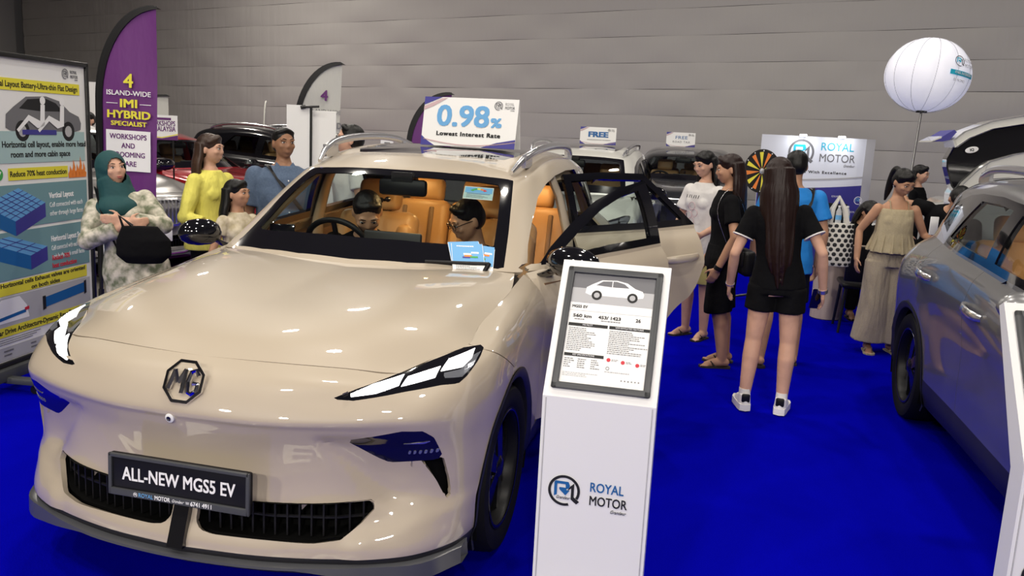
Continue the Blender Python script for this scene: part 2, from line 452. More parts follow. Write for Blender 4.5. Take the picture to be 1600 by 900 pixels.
M['ink_sky'] = mat('sky_blue_ink', (.13, .37, .68), .5)
M['ink_cyan'] = mat('cyan_ink', (.02, .42, .60), .5)
M['ink_navy'] = mat('navy_ink', (.045, .040, .26), .5)
M['ink_rose'] = mat('rose_ink', (.56, .40, .42), .5)
M['ink_red'] = mat('red_ink', (.60, .03, .05), .5)
M['ink_yellow'] = mat('yellow_ink', (.78, .70, .05), .5)
M['ink_teal'] = mat('teal_ink', (.16, .30, .33), .5)
M['ink_teal_pale'] = mat('pale_teal_ink', (.38, .53, .53), .5)
M['ink_purple'] = mat('purple_ink', (.12, .018, .15), .6)
M['ink_orange'] = mat('orange_ink', (.80, .22, .03), .5)
M['ink_green'] = mat('green_ink', (.05, .35, .08), .5)
M['frame_grey'] = mat('charcoal_frame', (.055, .058, .062), .4)
M['steel'] = mat('pole_steel', (.25, .25, .25), .35, metal=.8)
M['black_metal'] = mat('black_powdercoat', (.012, .012, .012), .4)
M['wood'] = mat('pale_wood', (.52, .42, .35), .5, noise=(3, (.44, .35, .28), (6, 6, .6)))
# ---------------------------------------------------------------- the crossover: panels are cut out of one body surface
STEP = .022
def yz(V): return V[:, [1, 2]]
def xz(V): return V[:, [0, 2]]
def xy(V): return V[:, [0, 1]]
def densify(poly, k=1): return poly
GRILLE = [(.045,.425),(.16,.432),(.34,.437),(.50,.445),(.612,.450),(.634,.430),(.595,.380),(.542,.332),(.455,.320),(.285,.322),(.117,.322),(.070,.330),(.048,.355)]
VENT = [(.530,.666),(.716,.706),(.776,.702),(.802,.674),(.824,.584),(.759,.584),(.662,.577),(.627,.596)]
SLIT = [(.757,.590),(.824,.590),(.839,.505),(.845,.435),(.839,.424),(.823,.448),(.80,.508)]
LAMP = [(.488,.806),(.56,.836),(.659,.868),(.70,.8795),(.75,.894),(.80,.911),(.86,.912),(.872,.885),(.862,.850),(.845,.832),(.80,.834),(.702,.824),(.56,.803)]
DRLS = [[(.545,.822),(.60,.846),(.673,.863),(.677,.840),(.62,.822),(.548,.813)],
        [(.688,.858),(.768,.876),(.771,.853),(.72,.843),(.684,.837)],
        [(.778,.889),(.838,.907),(.849,.889),(.838,.873),(.777,.866)]]
DLO = [(1.60,1.072),(1.70,1.145),(1.90,1.262),(2.10,1.360),(2.30,1.425),(2.50,1.462),(2.80,1.484),(3.15,1.482),(3.42,1.458),(3.66,1.41),(3.86,1.335),(3.80,1.235),(3.50,1.180),(3.15,1.155),(2.65,1.132),(2.1,1.105)]
Y_A, Y_B, Y_C = 1.50, 2.57, 3.46          # door shut lines at the belt

def inset(poly, d):
    """shrink a polygon by d (approximate, along vertex normals)"""
    P = np.asarray(poly, float); n = len(P)
    area2 = sum(P[i][0]*P[(i+1) % n][1] - P[(i+1) % n][0]*P[i][1] for i in range(n))
    s = 1 if area2 > 0 else -1
    out = []
    for i in range(n):
        a = P[i] - P[i-1]; b = P[(i+1) % n] - P[i]
        na = np.array([-a[1], a[0]]) / max(1e-9, np.linalg.norm(a)); nb = np.array([-b[1], b[0]]) / max(1e-9, np.linalg.norm(b))
        v = na + nb; v = v / max(.35, np.linalg.norm(v)) * s
        out.append(P[i] + v * d)
    return out

def shift_in(Mx, d):
    """push a mesh inward along vertex normals"""
    me = me_from(Mx[0], Mx[1], 'q', True, 0)
    N = np.zeros(len(me.vertices) * 3); me.vertices.foreach_get('normal', N)
    V = np.array([tuple(v.co) for v in me.vertices])
    F = Mx[1]; bpy.data.meshes.remove(me)
    return V - N.reshape(-1, 3) * d, F

def rear_door_edge(z):     # y of the rear door's shut line above the arch
    return np.interp(z, [.2, .70, .80, .95, 1.18, 1.55], [3.2, 3.36, 3.42, 3.47, 3.46, 3.02])
def a_line(z): return np.interp(z, [.2, .5, 1.06, 1.09, 1.6], [1.44, 1.45, Y_A, 1.52, 1.52])
def b_line(z): return np.interp(z, [.2, 1.1, 1.6], [2.55, Y_B, 2.52])

def orient(Mx, ref):
    """make normals point away from ref (x=0 spine)"""
    V, F = Mx
    c = V[F].mean(1); n = np.cross(V[F[:, 1]] - V[F[:, 0]], V[F[:, 2]] - V[F[:, 0]])
    if ((c - np.asarray(ref)) * n).sum() < 0: F = F[:, ::-1]
    return V, F

def build_body():
    P = {}
    G_ = .0022
    S = orient(grid_mesh(dense(SHELL, STEP)), (0, 2.2, .6))
    B = orient(grid_mesh(dense(BON, .03)), (0, .9, -3))
    G = orient(grid_mesh(dense(GH, STEP)), (0, 2.5, .6))
    P['bonnet'] = shift_edge(B)
    # --- wheel arches
    for cy, key in ((.88, 'f'), (3.60, 'r')):
        f = np.hypot(S[0][:, 1] - cy, S[0][:, 2] - .345) - .412
        f = np.maximum(f, .55 - S[0][:, 0])
        ins, S = cut(S, f)
    # --- cladding below
    y, z, x = S[0][:, 1], S[0][:, 2], S[0][:, 0]
    zc = np.interp(y, [-.1, .35, .5, 1.3, 3.1, 4.0, 4.5], [.272, .268, .262, .345, .36, .40, .42])
    P['cladding'], S = cut(S, z - zc)
    # --- front features
    def take(name, poly, S, lim=.9, mirror=False):
        f = np.maximum(sdpoly(xz(S[0]), poly), S[0][:, 1] - lim)
        ins, rest = cut(S, f)
        P[name] = ins
        return rest
    # cheek recess beside the nose and the ledge under the air intakes
    V = S[0]; x, y, z = V[:, 0], V[:, 1], V[:, 2]
    A = np.array([.430, .674]); B_ = np.array([.622, .447]); e = (B_ - A) / np.linalg.norm(B_ - A)
    d = (x - A[0]) * (-e[1]) + (z - A[1]) * e[0]
    zz = np.clip((.685 - z) / .03, 0, 1) * np.clip((z - .405) / .05, 0, 1)
    w1 = np.clip(d / .032, 0, 1) * np.clip(1.25 - d / .17, 0, 1) * zz
    lb = np.interp(x, [.56, .62, .72, .84, .90], [.355, .372, .395, .425, .44])
    w2 = np.clip((lb - z) / .04, 0, 1) * np.clip((x - .54) / .06, 0, 1) * np.clip(1 - (lb - z) / .16, 0, 1)
    V[:, 1] += np.where(y < .8, .024 * np.clip(w1, 0, 1) - .022 * w2, 0)
    S = take('grille_hole', GRILLE, S)
    S = take('vent', VENT, S)
    S = take('slit', SLIT, S)
    S = take('lamp', LAMP, S)
    # --- shut lines
    V = S[0]
    f = sdpoly(yz(V), [(-1, -1), (.70, -1), (.70, .60), (.84, .78), (.60, .903), (.60, 2), (-1, 2)])
    P['bumper'], S = cut(S, f + G_)
    _, S = cut(S, sdpoly(yz(S[0]), [(-1, -1), (.70, -1), (.70, .60), (.84, .78), (.60, .903), (.60, 2), (-1, 2)]) - G_)
    P['fender'], S = cut(S, S[0][:, 1] - a_line(S[0][:, 2]) + G_)
    _, S = cut(S, S[0][:, 1] - a_line(S[0][:, 2]) - G_)
    P['fdoor'], S = cut(S, S[0][:, 1] - b_line(S[0][:, 2]) + G_)
    _, S = cut(S, S[0][:, 1] - b_line(S[0][:, 2]) - G_)
    arc = lambda V: np.maximum(V[:, 1] - rear_door_edge(V[:, 2]), .445 - np.hypot(V[:, 1] - 3.60, V[:, 2] - .345))
    P['rdoor'], S = cut(S, arc(S[0]) + G_)
    _, S = cut(S, arc(S[0]) - G_)
    f = sdpoly(xz(S[0]), [(-.1, .62), (.50, .62), (.56, 1.0), (.60, 1.4), (-.1, 1.4)])
    f = np.maximum(f, 4.1 - S[0][:, 1])
    P['tailgate'], S = cut(S, f + G_)
    _, S = cut(S, np.maximum(sdpoly(xz(S[0]), [(-.1, .62), (.50, .62), (.56, 1.0), (.60, 1.4), (-.1, 1.4)]), 4.1 - S[0][:, 1]) - G_)
    f = sdpoly(yz(S[0]), [(3.98, .88), (4.7, .84), (4.7, 1.0), (4.0, 1.0)])
    P['tail_lamp'], S = cut(S, f)
    f = sdpoly(yz(S[0]), [(3.7, -1), (4.02, .70), (4.7, .70), (4.7, -1)])
    f = np.maximum(f, 3.75 - S[0][:, 1])
    P['rear_bumper'], S = cut(S, f + G_)
    _, P['quarter'] = cut(S, f_again(S, G_))
    # --- greenhouse
    V = G[0]
    WS = [(-.05, 1.33), (.28, 1.345), (.50, 1.395), (.705, 1.475), (.66, 1.72), (.615, 1.93), (.580, 2.085), (.43, 2.055), (.24, 2.025), (-.05, 2.015)]
    P['windscreen'], G = cut(G, np.maximum(sdpoly(xy(V), WS), .9 - V[:, 2]))
    # frit band: everything in the windscreen outside the clear area
    cl = [(-.05, 1.475), (.28, 1.485), (.50, 1.525), (.625, 1.575), (.590, 1.76), (.550, 1.95), (.520, 2.005), (.43, 1.995), (.24, 1.965), (-.05, 1.955)]
    P['ws_clear'], P['ws_frit'] = cut(P['windscreen'], sdpoly(xy(P['windscreen'][0]), cl))
    side = lambda V: np.maximum(sdpoly(yz(V), DLO), .5 - V[:, 0])
    W, G = cut(G, side(G[0]))
    fr = inset(DLO, .040)
    inner, frame_ = cut(W, sdpoly(yz(W[0]), fr))
    def split_b(Mx):
        a, b = cut(Mx, Mx[0][:, 1] - b_line(Mx[0][:, 2]))
        b, c = cut(b, b[0][:, 1] - rear_door_edge(b[0][:, 2]))
        return a, b, c
    P['fframe'], P['rframe'], P['qframe'] = split_b(frame_)
    g1, g2, g3 = split_b(inner)
    # b pillar band in gloss black
    P['fglass'], k1 = cut(g1, g1[0][:, 1] - (b_line(g1[0][:, 2]) - .085))
    k2, P['rglass'] = cut(g2, g2[0][:, 1] - (b_line(g2[0][:, 2]) + .045))
    P['rglass'], k3 = cut(P['rglass'], P['rglass'][0][:, 1] - (rear_door_edge(P['rglass'][0][:, 2]) - .06))
    k4, P['qglass'] = cut(g3, g3[0][:, 1] - 3.50)
    P['qglass'], k5 = cut(P['qglass'], P['qglass'][0][:, 1] - (3.78))
    k0, P['fglass'] = cut(P['fglass'], P['fglass'][0][:, 1] - 1.78)
    P['fframe'] = merge([P['fframe'], k1, k0]); P['rframe'] = merge([P['rframe'], k2, k3]); P['qframe'] = merge([P['qframe'], k4, k5])
    # strip of body skin under the glass that belongs to the doors
    lowz = lambda V: np.interp(V[:, 1], [1.5, 2.1, 2.65, 3.15, 3.6], [1.075, 1.108, 1.134, 1.157, 1.19])
    def strip(G, y0, y1):
        V = G[0]
        f = np.maximum.reduce([V[:, 2] - lowz(V), y0 - V[:, 1], V[:, 1] - y1, .6 - V[:, 0]])
        return cut(G, f)
    P['fstrip'], G = strip(G, 1.53, Y_B)
    P['rstrip'], G = strip(G, Y_B, Y_C)
    f = np.maximum(sdpoly(xz(G[0]), [(-.1, 1.02), (.62, 1.02), (.60, 1.15), (.53, 1.40), (.50, 1.43), (-.1, 1.43)]), 3.95 - G[0][:, 1])
    P['rear_glass'], G = cut(G, f)
    P['sunroof'], P['roof'] = cut(G, np.maximum(sdpoly(xy(G[0]), [(-.1, 2.34), (.44, 2.40), (.485, 2.5), (.485, 3.55), (.44, 3.62), (-.1, 3.62)]), 1.3 - G[0][:, 2]))
    return P

def f_again(S, G_):
    f = sdpoly(yz(S[0]), [(3.7, -1), (4.02, .70), (4.7, .70), (4.7, -1)])
    return np.maximum(f, 3.75 - S[0][:, 1]) - G_
def shift_edge(B):
    """pull the bonnet in from its shut line by the panel gap"""
    return B[0].copy(), B[1]

BODY = build_body()
def both(k): return merge([BODY[k], flip(BODY[k])])
def sided(k, s): return BODY[k] if s > 0 else flip(BODY[k])

def refine(Mx, n=1):
    for _ in range(n):
        V, F = Mx; c = {}; NV = [tuple(v) for v in V]; NF = []
        def m(a, b):
            k = (min(a, b), max(a, b))
            if k not in c: c[k] = len(NV); NV.append(tuple((V[a] + V[b]) / 2))
            return c[k]
        for a, b, d in F.tolist():
            p, q, r_ = m(a, b), m(b, d), m(d, a); NF += [(a, p, r_), (p, b, q), (r_, q, d), (p, q, r_)]
        Mx = (np.array(NV), np.array(NF))
    return Mx
LAMP_FINE = refine(BODY['lamp'], 3)
VENT_FINE = refine(BODY['vent'], 2)
def solid_cover(Mx, t=.012): return panel(Mx, t)
CAR = {}
CAR['bumper'] = panel(both('bumper'), .02)
CAR['bonnet'] = panel(both('bonnet'), .02)
CAR['roof'] = panel(both('roof'), .02)
CAR['sunroof'] = panel(both('sunroof'), .012)
CAR['tailgate'] = panel(both('tailgate'), .02)
CAR['rear_glass'] = me_from(*both('rear_glass'), 'rg', True, 0, .0005)
CAR['rear_bumper'] = panel(both('rear_bumper'), .02)
CAR['cladding'] = panel(both('cladding'), .02)
CAR['windscreen'] = me_from(*both('ws_clear'), 'ws', True, 0, .0005)
CAR['ws_frit'] = panel(both('ws_frit'), .006)
for s in (1, -1):
    for k in ('fender', 'quarter', 'lamp', 'vent', 'tail_lamp', 'qframe'):
        CAR[k, s] = panel(sided(k, s), .015)
    CAR['qglass', s] = me_from(*sided('qglass', s), 'g', True, 0, .0005)
    for k in ('fdoor', 'rdoor'):
        CAR[k, s] = panel(merge([sided(k, s), sided(k[0] + 'strip', s)]), .02)
    for k in ('fframe', 'rframe'): CAR[k, s] = panel(sided(k, s), .03)
    for k in ('fglass', 'rglass'): CAR[k, s] = me_from(*shift_in(sided(k, s), .006), 'g', True, 0, .0005)
    # running light segments, standing a little proud of the black lamp unit
    for i, poly in enumerate(DRLS):
        ins, _ = cut(LAMP_FINE, sdpoly(xz(LAMP_FINE[0]), poly))
        ins = shift_in(ins, -.002)
        CAR['drl', i, s] = panel(ins if s > 0 else flip(ins), .004)
    for nm, poly in (('refl', [(.842,.892),(.862,.900),(.864,.870),(.848,.848),(.80,.850),(.790,.862),(.835,.868)]),):
        ins, _ = cut(LAMP_FINE, sdpoly(xz(LAMP_FINE[0]), poly)); ins = shift_in(ins, -.0015)
        CAR[nm, s] = panel(ins if s > 0 else flip(ins), .003)
    V = VENT_FINE[0]
    bars = []
    for k in range(6):
        x0 = .722 + k * .016
        a, _ = cut(VENT_FINE, sdpoly(xz(V), [(x0, .612), (x0 + .008, .612), (x0 + .012, .626), (x0 + .004, .626)])); bars.append(shift_in(a, -.002))
    CAR['fogdash', s] = [panel(b if s > 0 else flip(b), .003) for b in bars if len(b[1])]
    a, _ = cut(VENT_FINE, sdpoly(xz(V), [(.705, .655), (.775, .652), (.800, .662), (.775, .659)])); CAR['fogline', s] = panel(shift_in(a, -.002) if s > 0 else flip(shift_in(a, -.002)), .003)
# dark liner a little inside the whole lower shell, doors left out
def liner():
    S = orient(grid_mesh(dense(SHELL, .06)), (0, 2.2, .6)); S = shift_in(S, .045)
    V = S[0]
    for cy in (.88, 3.60):
        _, S = cut(S, np.maximum(np.hypot(S[0][:, 1] - cy, S[0][:, 2] - .345) - .40, .55 - S[0][:, 0]))
    f = np.maximum.reduce([1.52 - S[0][:, 1], S[0][:, 1] - 3.40, .36 - S[0][:, 2], .5 - S[0][:, 0]])
    _, S = cut(S, f)
    _, S = cut(S, np.maximum(sdpoly(xz(S[0]), inset(GRILLE, -.01)), S[0][:, 1] - .9))
    return S
_l = liner()
CAR['liner'] = panel(merge([_l, flip(_l)]), .01)

def prismatic_bowl(cy, s):
    """wheel housing: a half drum open towards the outside"""
    V = []; F = []
    n = 20
    for x in (.90, .56):
        for j in range(n + 1):
            a = math.pi * (-.12 + 1.24 * j / n)
            V.append((s * x, cy + .405 * math.cos(a), .345 + .405 * math.sin(a)))
    for j in range(n): F.append((j, j + 1, n + 2 + j, n + 1 + j))
    c = len(V); V.append((s * .56, cy, .345))
    for j in range(n): F.append((n + 1 + j, n + 2 + j, c))
    return me_from(V, F, 'bowl', True, 30)

def arch_ring(cy, s):
    mb = MB(); V = []; F = []; n = 40
    Sd = BODY_SIDE
    for j in range(n + 1):
        a = math.pi * (-.16 + 1.32 * j / n)
        cy_, cz_ = math.cos(a), math.sin(a)
        y0, z0 = cy + .405 * cy_, .345 + .405 * cz_
        x0 = side_x(y0, z0)
        for r_, dx in ((.414, .004), (.404, .008), (.372, -.006), (.366, -.05)):
            V.append((s * (x0 + dx), cy + r_ * cy_, .345 + r_ * cz_))
    for j in range(n):
        for k in range(3): F.append((j*4+k, j*4+k+1, j*4+5+k, j*4+4+k))
    return me_from(V, F, 'ring', True, 50)
BODY_SIDE = np.concatenate([grid_mesh(dense(SHELL, .04))[0]])
def side_x(y, z):
    V = BODY_SIDE; d = (V[:, 1] - y)**2 + (V[:, 2] - max(z, .2))**2 + np.where(V[:, 0] < .6, 9, 0)
    k = np.argsort(d)[:4]; return float(V[k, 0].mean())

def mk_tyre():
    pr = []
    for a, b in ((.243,-.095),(.262,-.105),(.300,-.112),(.325,-.108),(.337,-.092),(.3415,-.05),(.3425,0),(.3415,.05),(.337,.092),(.325,.108),(.300,.112),(.262,.105),(.243,.095)):
        pr.append((a, b))
    mb = MB().lathe(pr, 56, Matrix.Rotation(math.pi/2, 4, 'Y'))
    return mb.me('tyre')
def mk_rim(s):
    """five broad bladed spokes with a slim twin spoke, in a deep barrel"""
    Mx = Matrix.Rotation(math.pi/2, 4, 'Y')      # profile z -> car x
    a = MB().lathe([(.243, -.10), (.236, -.09), (.222, -.08), (.218, .0), (.222, .085), (.232, .098), (.246, .102), (.246, .095)], 56, Mx)
    a.lathe([(.0, -.02), (.214, -.02)], 40, Mx)                     # dark brake disc plane
    b = MB()
    for i in range(5):
        an = 2 * math.pi * i / 5
        Rm = Matrix.Rotation(an, 4, 'X')
        bl = [(-.028, .03), (.034, .03), (.062, .12), (.080, .215), (.030, .232), (-.020, .228), (-.012, .12)]
        V = [Rm @ Vector((.084 - abs(v) * .12 if k == 0 else .060 - abs(v) * .12, u, v)) for k in (0, 1) for u, v in bl]
        n = len(bl)
        b.add(V, [tuple(range(n)), tuple(range(2*n-1, n-1, -1))] + [(j, n+j, n+(j+1) % n, (j+1) % n) for j in range(n)])
        bl = [(-.060, .225), (-.074, .218), (-.045, .06), (-.030, .05)]
        V = [Rm @ Vector((.078 - abs(v) * .12 if k == 0 else .064 - abs(v) * .12, u, v)) for k in (0, 1) for u, v in bl]
        n = 4
        b.add(V, [tuple(range(n)), tuple(range(2*n-1, n-1, -1))] + [(j, n+j, n+(j+1) % n, (j+1) % n) for j in range(n)])
    b.lathe([(.0, .092), (.030, .090), (.046, .080), (.050, .055)], 24, Mx)
    if s < 0:
        a.V = [(-v[0], v[1], v[2]) for v in a.V]; b.V = [(-v[0], v[1], v[2]) for v in b.V]
    ring = MB().lathe([(.2315, .1015), (.2345, .1035), (.2385, .1035), (.2405, .1015)], 56, Mx)
    if s < 0: ring.V = [(-v[0], v[1], v[2]) for v in ring.V]
    return a.me('rim'), b.me('spokes', True, 30), ring.me('rim_edge')
CAR['tyre'] = mk_tyre(); CAR['rim', 1], CAR['spokes', 1], CAR['rim_edge', 1] = mk_rim(1); CAR['rim', -1], CAR['spokes', -1], CAR['rim_edge', -1] = mk_rim(-1)

def mk_rail(s):
    pts = [(.560, 2.12, 1.482), (.585, 2.25, 1.545), (.612, 2.45, 1.592), (.622, 2.75, 1.618), (.622, 3.1, 1.625), (.615, 3.4, 1.612), (.59, 3.65, 1.565), (.572, 3.75, 1.53)]
    pts = spline(np.array(pts), np.linspace(0, 1, 8), np.linspace(0, 1, 30))
    rad = [.012 + .012 * min(1, 6 * min(t, 1 - t)) for t in np.linspace(0, 1, 30)]
    mb = MB().tube([(s*p[0], p[1], p[2]) for p in pts], rad, 12, flat=(1.0, .8))
    for k in (6, 23):
        p = pts[k]
        mb.box((s * (p[0] - .005), p[1], p[2] - .03), (.022, .16, .07))
    return mb.me('rail')
def mk_mirror(s):
    """door mirror: shell on a stalk, its long axis across the car"""
    prof = [(.0, .012), (.02, .055), (.07, .082), (.14, .088), (.20, .078), (.245, .05), (.262, .012)]
    V = []; n = 20
    for u, r_ in prof:
        for j in range(n):
            a = 2*math.pi*j/n
            V.append((s*u, .052*r_/.088*math.cos(a) * (1.25 if math.cos(a) < 0 else .55), r_*.95*math.sin(a) * (1 if math.sin(a) > 0 else .85)))
    F = [(i*n+j, i*n+(j+1) % n, (i+1)*n+(j+1) % n, (i+1)*n+j) for i in range(len(prof)-1) for j in range(n)] + [tuple(range(n)), tuple(len(V)-n+j for j in range(n))]
    mb = MB().add(V, F)
    mb.tube([(s*-.06, .01, -.085), (s*.0, .0, -.06), (s*.05, 0, -.03)], [.03, .026, .022], 10, flat=(.6, 1.4))
    return mb.me('mirror', True, 50)
def mk_handle(s):
    pts = [(0, -.105, -.010), (.020, -.085, -.008), (.036, -.04, -.002), (.040, .0, .002), (.036, .05, .006), (.022, .088, .010), (0, .108, .010)]
    mb = MB().tube([(s*a, b, c) for a, b, c in pts], [.012, .015, .0165, .017, .0165, .015, .011], 12, flat=(.65, 1.15), up=(1, 0, 0))
    return mb.me('handle')
for s in (1, -1):
    CAR['rail', s] = mk_rail(s); CAR['mirror', s] = mk_mirror(s); CAR['mirror', s].transform(Matrix.Diagonal((1.15, 1.3, 1.0, 1))); CAR['handle', s] = mk_handle(s); CAR['handle', s].transform(Matrix.Diagonal((1.1, 1.15, 1.25, 1)))
    CAR['bowl_f', s] = prismatic_bowl(.88, s); CAR['bowl_r', s] = prismatic_bowl(3.60, s)
    CAR['ring_f', s] = arch_ring(.88, s); CAR['ring_r', s] = arch_ring(3.60, s)

def moved(me, d, key=None, cache={}):
    """copy of mesh data shifted so that its origin is at d"""
    k = (me.name, tuple(d))
    if k not in cache:
        c = me.copy(); c.transform(Matrix.Translation(-Vector(d))); cache[k] = c
    return cache[k]
def oobj(name, me, m, parent, loc=None, rot=None):
    """object sharing mesh data, its material held on the object"""
    o = bpy.data.objects.new(name, me); COL.objects.link(o); o.parent = parent
    if len(me.materials) == 0: me.materials.append(None)
    o.material_slots[0].link = 'OBJECT'; o.material_slots[0].material = m
    if loc is not None: o.location = loc
    if rot is not None: o.rotation_euler = rot
    return o

def mk_door_card(s, y0, y1, arch=False):
    """inner trim of a door"""
    zt = 1.03
    pts = [(y0 + .05, .36), (y1 - .06, .36), (y1 - .03, .80), (y1 - .03, zt + .01), (y0 + .06, zt - .03)]
    if arch: pts = [(y0 + .05, .36), (3.06, .36), (3.12, .62), (3.30, .82), (3.38, .95), (3.38, zt + .04), (y0 + .05, zt)]
    mb = MB().prism(pts, s * .80, s * .868, axes=(1, 2, 0))
    mb.rbox((s * .785, (y0 + y1) / 2, .82), (.07, (y1 - y0) * .66, .07), .02)
    mb.rbox((s * .79, (y0 + y1) / 2 - .02, .50), (.05, (y1 - y0) * .6, .14), .02)
    return mb.me('card')

def seat_parts(y, x, w=.50, tilt=-14, bench=False):
    """returns (base, back, headrests) meshes"""
    Mt = Matrix.Rotation(R(tilt), 3, 'X')
    base = MB().rbox((x, y - .24, .50), (w, .52, .17), .06, seg=3)
    base.rbox((x - w/2 + .045, y - .24, .55), (.09, .50, .13), .04, seg=3); base.rbox((x + w/2 - .045, y - .24, .55), (.09, .50, .13), .04, seg=3)
    back = MB().rbox((x, y + .07, .86), (w, .15, .66), .06, Mt, seg=3)
    back.rbox((x - w/2 + .05, y + .02, .84), (.10, .17, .56), .045, Mt, seg=3); back.rbox((x + w/2 - .05, y + .02, .84), (.10, .17, .56), .045, Mt, seg=3)
    back.tube([(x - .05, y + .13, 1.14), (x - .05, y + .15, 1.22)], .008, 8); back.tube([(x + .05, y + .13, 1.14), (x + .05, y + .15, 1.22)], .008, 8)
    head = MB().rbox((x, y + .15, 1.28), (.27, .11, .19), .045, Mt, seg=3)
    return base.me('seat', True, 60), back.me('seat_back', True, 60), head.me('headrest', True, 60)

def make_car(label, cat, body, loc, rz, group=None, open_doors=None, interior=True, rails=True, glass='glass', plate=None, name='crossover_car', lamps=True, hero=False):
    t = thing(name, label, cat, loc, rz, group)
    bp = M[body]
    oobj('front_bumper', CAR['bumper'], bp, t)
    oobj('bonnet', CAR['bonnet'], bp, t)
    oobj('roof', CAR['roof'], bp, t)
    oobj('sunroof', CAR['sunroof'], M['glass_roof'], t)
    oobj('tailgate', CAR['tailgate'], bp, t)
    oobj('rear_window', CAR['rear_glass'], M['glass_dark'], t)
    oobj('rear_bumper', CAR['rear_bumper'], bp, t)
    oobj('lower_cladding', CAR['cladding'], M['cladding'], t)
    ws = oobj('windscreen', CAR['windscreen'], M['glass'], t)
    oobj('windscreen_border', CAR['ws_frit'], M['gloss_black'], ws)
    oobj('inner_shell', CAR['liner'], M['void'], t)
    for s in (1, -1):
        oobj('fender', CAR['fender', s], bp, t)
        oobj('rear_quarter_panel', CAR['quarter', s], bp, t)
        oobj('tail_lamp', CAR['tail_lamp', s], M['gloss_black'], t)
        q = oobj('quarter_window_frame', CAR['qframe', s], M['gloss_black'], t); oobj('quarter_window', CAR['qglass', s], M['glass_dark'], q)
        if lamps:
            h = oobj('headlamp', CAR['lamp', s], M['gloss_black'], t)
            for i in range(3): oobj('running_light', CAR['drl', i, s], M['drl'] if hero else M['lamp_grey'], h)
            oobj('slit_liner', CAR['slit_back', s], M['void'], t)
            oobj('reflector', CAR['refl', s], M['lamp_grey'], h)
            fg = oobj('fog_lamp', CAR['vent', s], M['gloss_black'], t)
            if hero:
                for b_ in CAR['fogdash', s]: oobj('lamp_mark', b_, M['lamp_grey'], fg)
                oobj('chrome_line', CAR['fogline', s], M['silver'], fg)
        for k, cy in (('f', .88), ('r', 3.60)):
            oobj('wheel_housing', CAR['bowl_' + k, s], M['void'], t)
            oobj('arch_trim', CAR['ring_' + k, s], M['cladding'], t)
            w = oobj('wheel', CAR['tyre'], M['rubber'], t, (s * .80, cy, .3425))
            oobj('rim', CAR['rim', s], M['satin_black'], w); oobj('spokes', CAR['spokes', s], M['rim_black'], w); oobj('rim_edge', CAR['rim_edge', s], M['rim_black'], w)
        if rails: oobj('roof_rail', CAR['rail', s], M['silver'], t)
        for k, hy, y0, y1, ang in (('f', Y_A, Y_A, Y_B, 0), ('r', Y_B, Y_B, Y_C, 0)):
            hinge = (s * .865, hy + .015, 0)
            a = open_doors.get((k, s), 0) if open_doors else 0
            d = oobj('front_door' if k == 'f' else 'rear_door', moved(CAR[k + 'door', s], hinge), bp, t, hinge, (0, 0, R(-s * a)))
            oobj('window_frame', moved(CAR[k + 'frame', s], hinge), M['gloss_black'], d)
            oobj('window_pane', moved(CAR[k + 'glass', s], hinge), M[glass] if k == 'f' else M['glass' if hero else 'glass_dark'], d)
            hx = side_x(y1 - .17, .95)
            oobj('door_handle', CAR['handle', s], M['silver'] if body == 'paint_grey' else bp, d, (s * (hx + .004) - hinge[0], y1 - .17 - hinge[1], .925 + (.06 if k == 'r' else 0)))
            if interior:
                oobj('inner_trim', moved(CARD[k, s], hinge), M['leather_dark'], d)
            if k == 'f':
                mo = oobj('door_mirror', CAR['mirror', s], M['gloss_black'] if body != 'paint_grey' else bp, d, (s * .855 - hinge[0], (1.60 if open_doors else 1.50) - hinge[1], 1.105), (0, 0, R(48) if hero and s < 0 and open_doors else 0))
                if hero and s < 0 and open_doors: mo.scale = (.72, .8, .9)
                if body == 'paint_grey': mo.scale = (.85, .85, .85)
    # grille ribs and recess
    g = oobj('lower_grille', CAR['grille_back'], M['void'], t); oobj('grille_rib', CAR['grille_ribs'], M['satin_black'], g)
    oobj('centre_strut', CAR['strut'], M['gloss_black'], t)
    oobj('front_lip', CAR['lip'], M['lip_grey'], t)
    if interior:
        oobj('dashboard', CAR['dash'], M['trim_dark'], t); oobj('cabin_floor', CAR['cabin'], M['void'], t); oobj('headliner', CAR['headlin'], M['headliner'], t)
        for s in (1, -1):
            oobj('pillar_trim', CAR['apillar', s], M['headliner'], t); oobj('centre_pillar', CAR['bpillar', s], bp, t)
        for x, y in ((-.37, 2.42), (.37, 2.42)):
            b = oobj('front_seat', CAR['seat_b'], M['leather'], t, (x, y, 0)); oobj('seat_back', CAR['seat_k'], M['leather'], b); oobj('headrest', CAR['seat_h'], M['leather'], b)
        b = oobj('rear_bench', CAR['bench_b'], M['leather'], t); oobj('bench_back', CAR['bench_k'], M['leather'], b)
        oobj('bench_insert', CAR['bench_i'], M['leather_dark'], b)
        for i in range(3): oobj('headrest', CAR['bench_h'], M['leather'], b, (-.40 + .40 * i, 0, 0))
        w = oobj('steering_wheel', CAR['steer'], M['satin_black'], t)
        oobj('rear_view_mirror', CAR['rvm'], M['satin_black'], t)
    return t

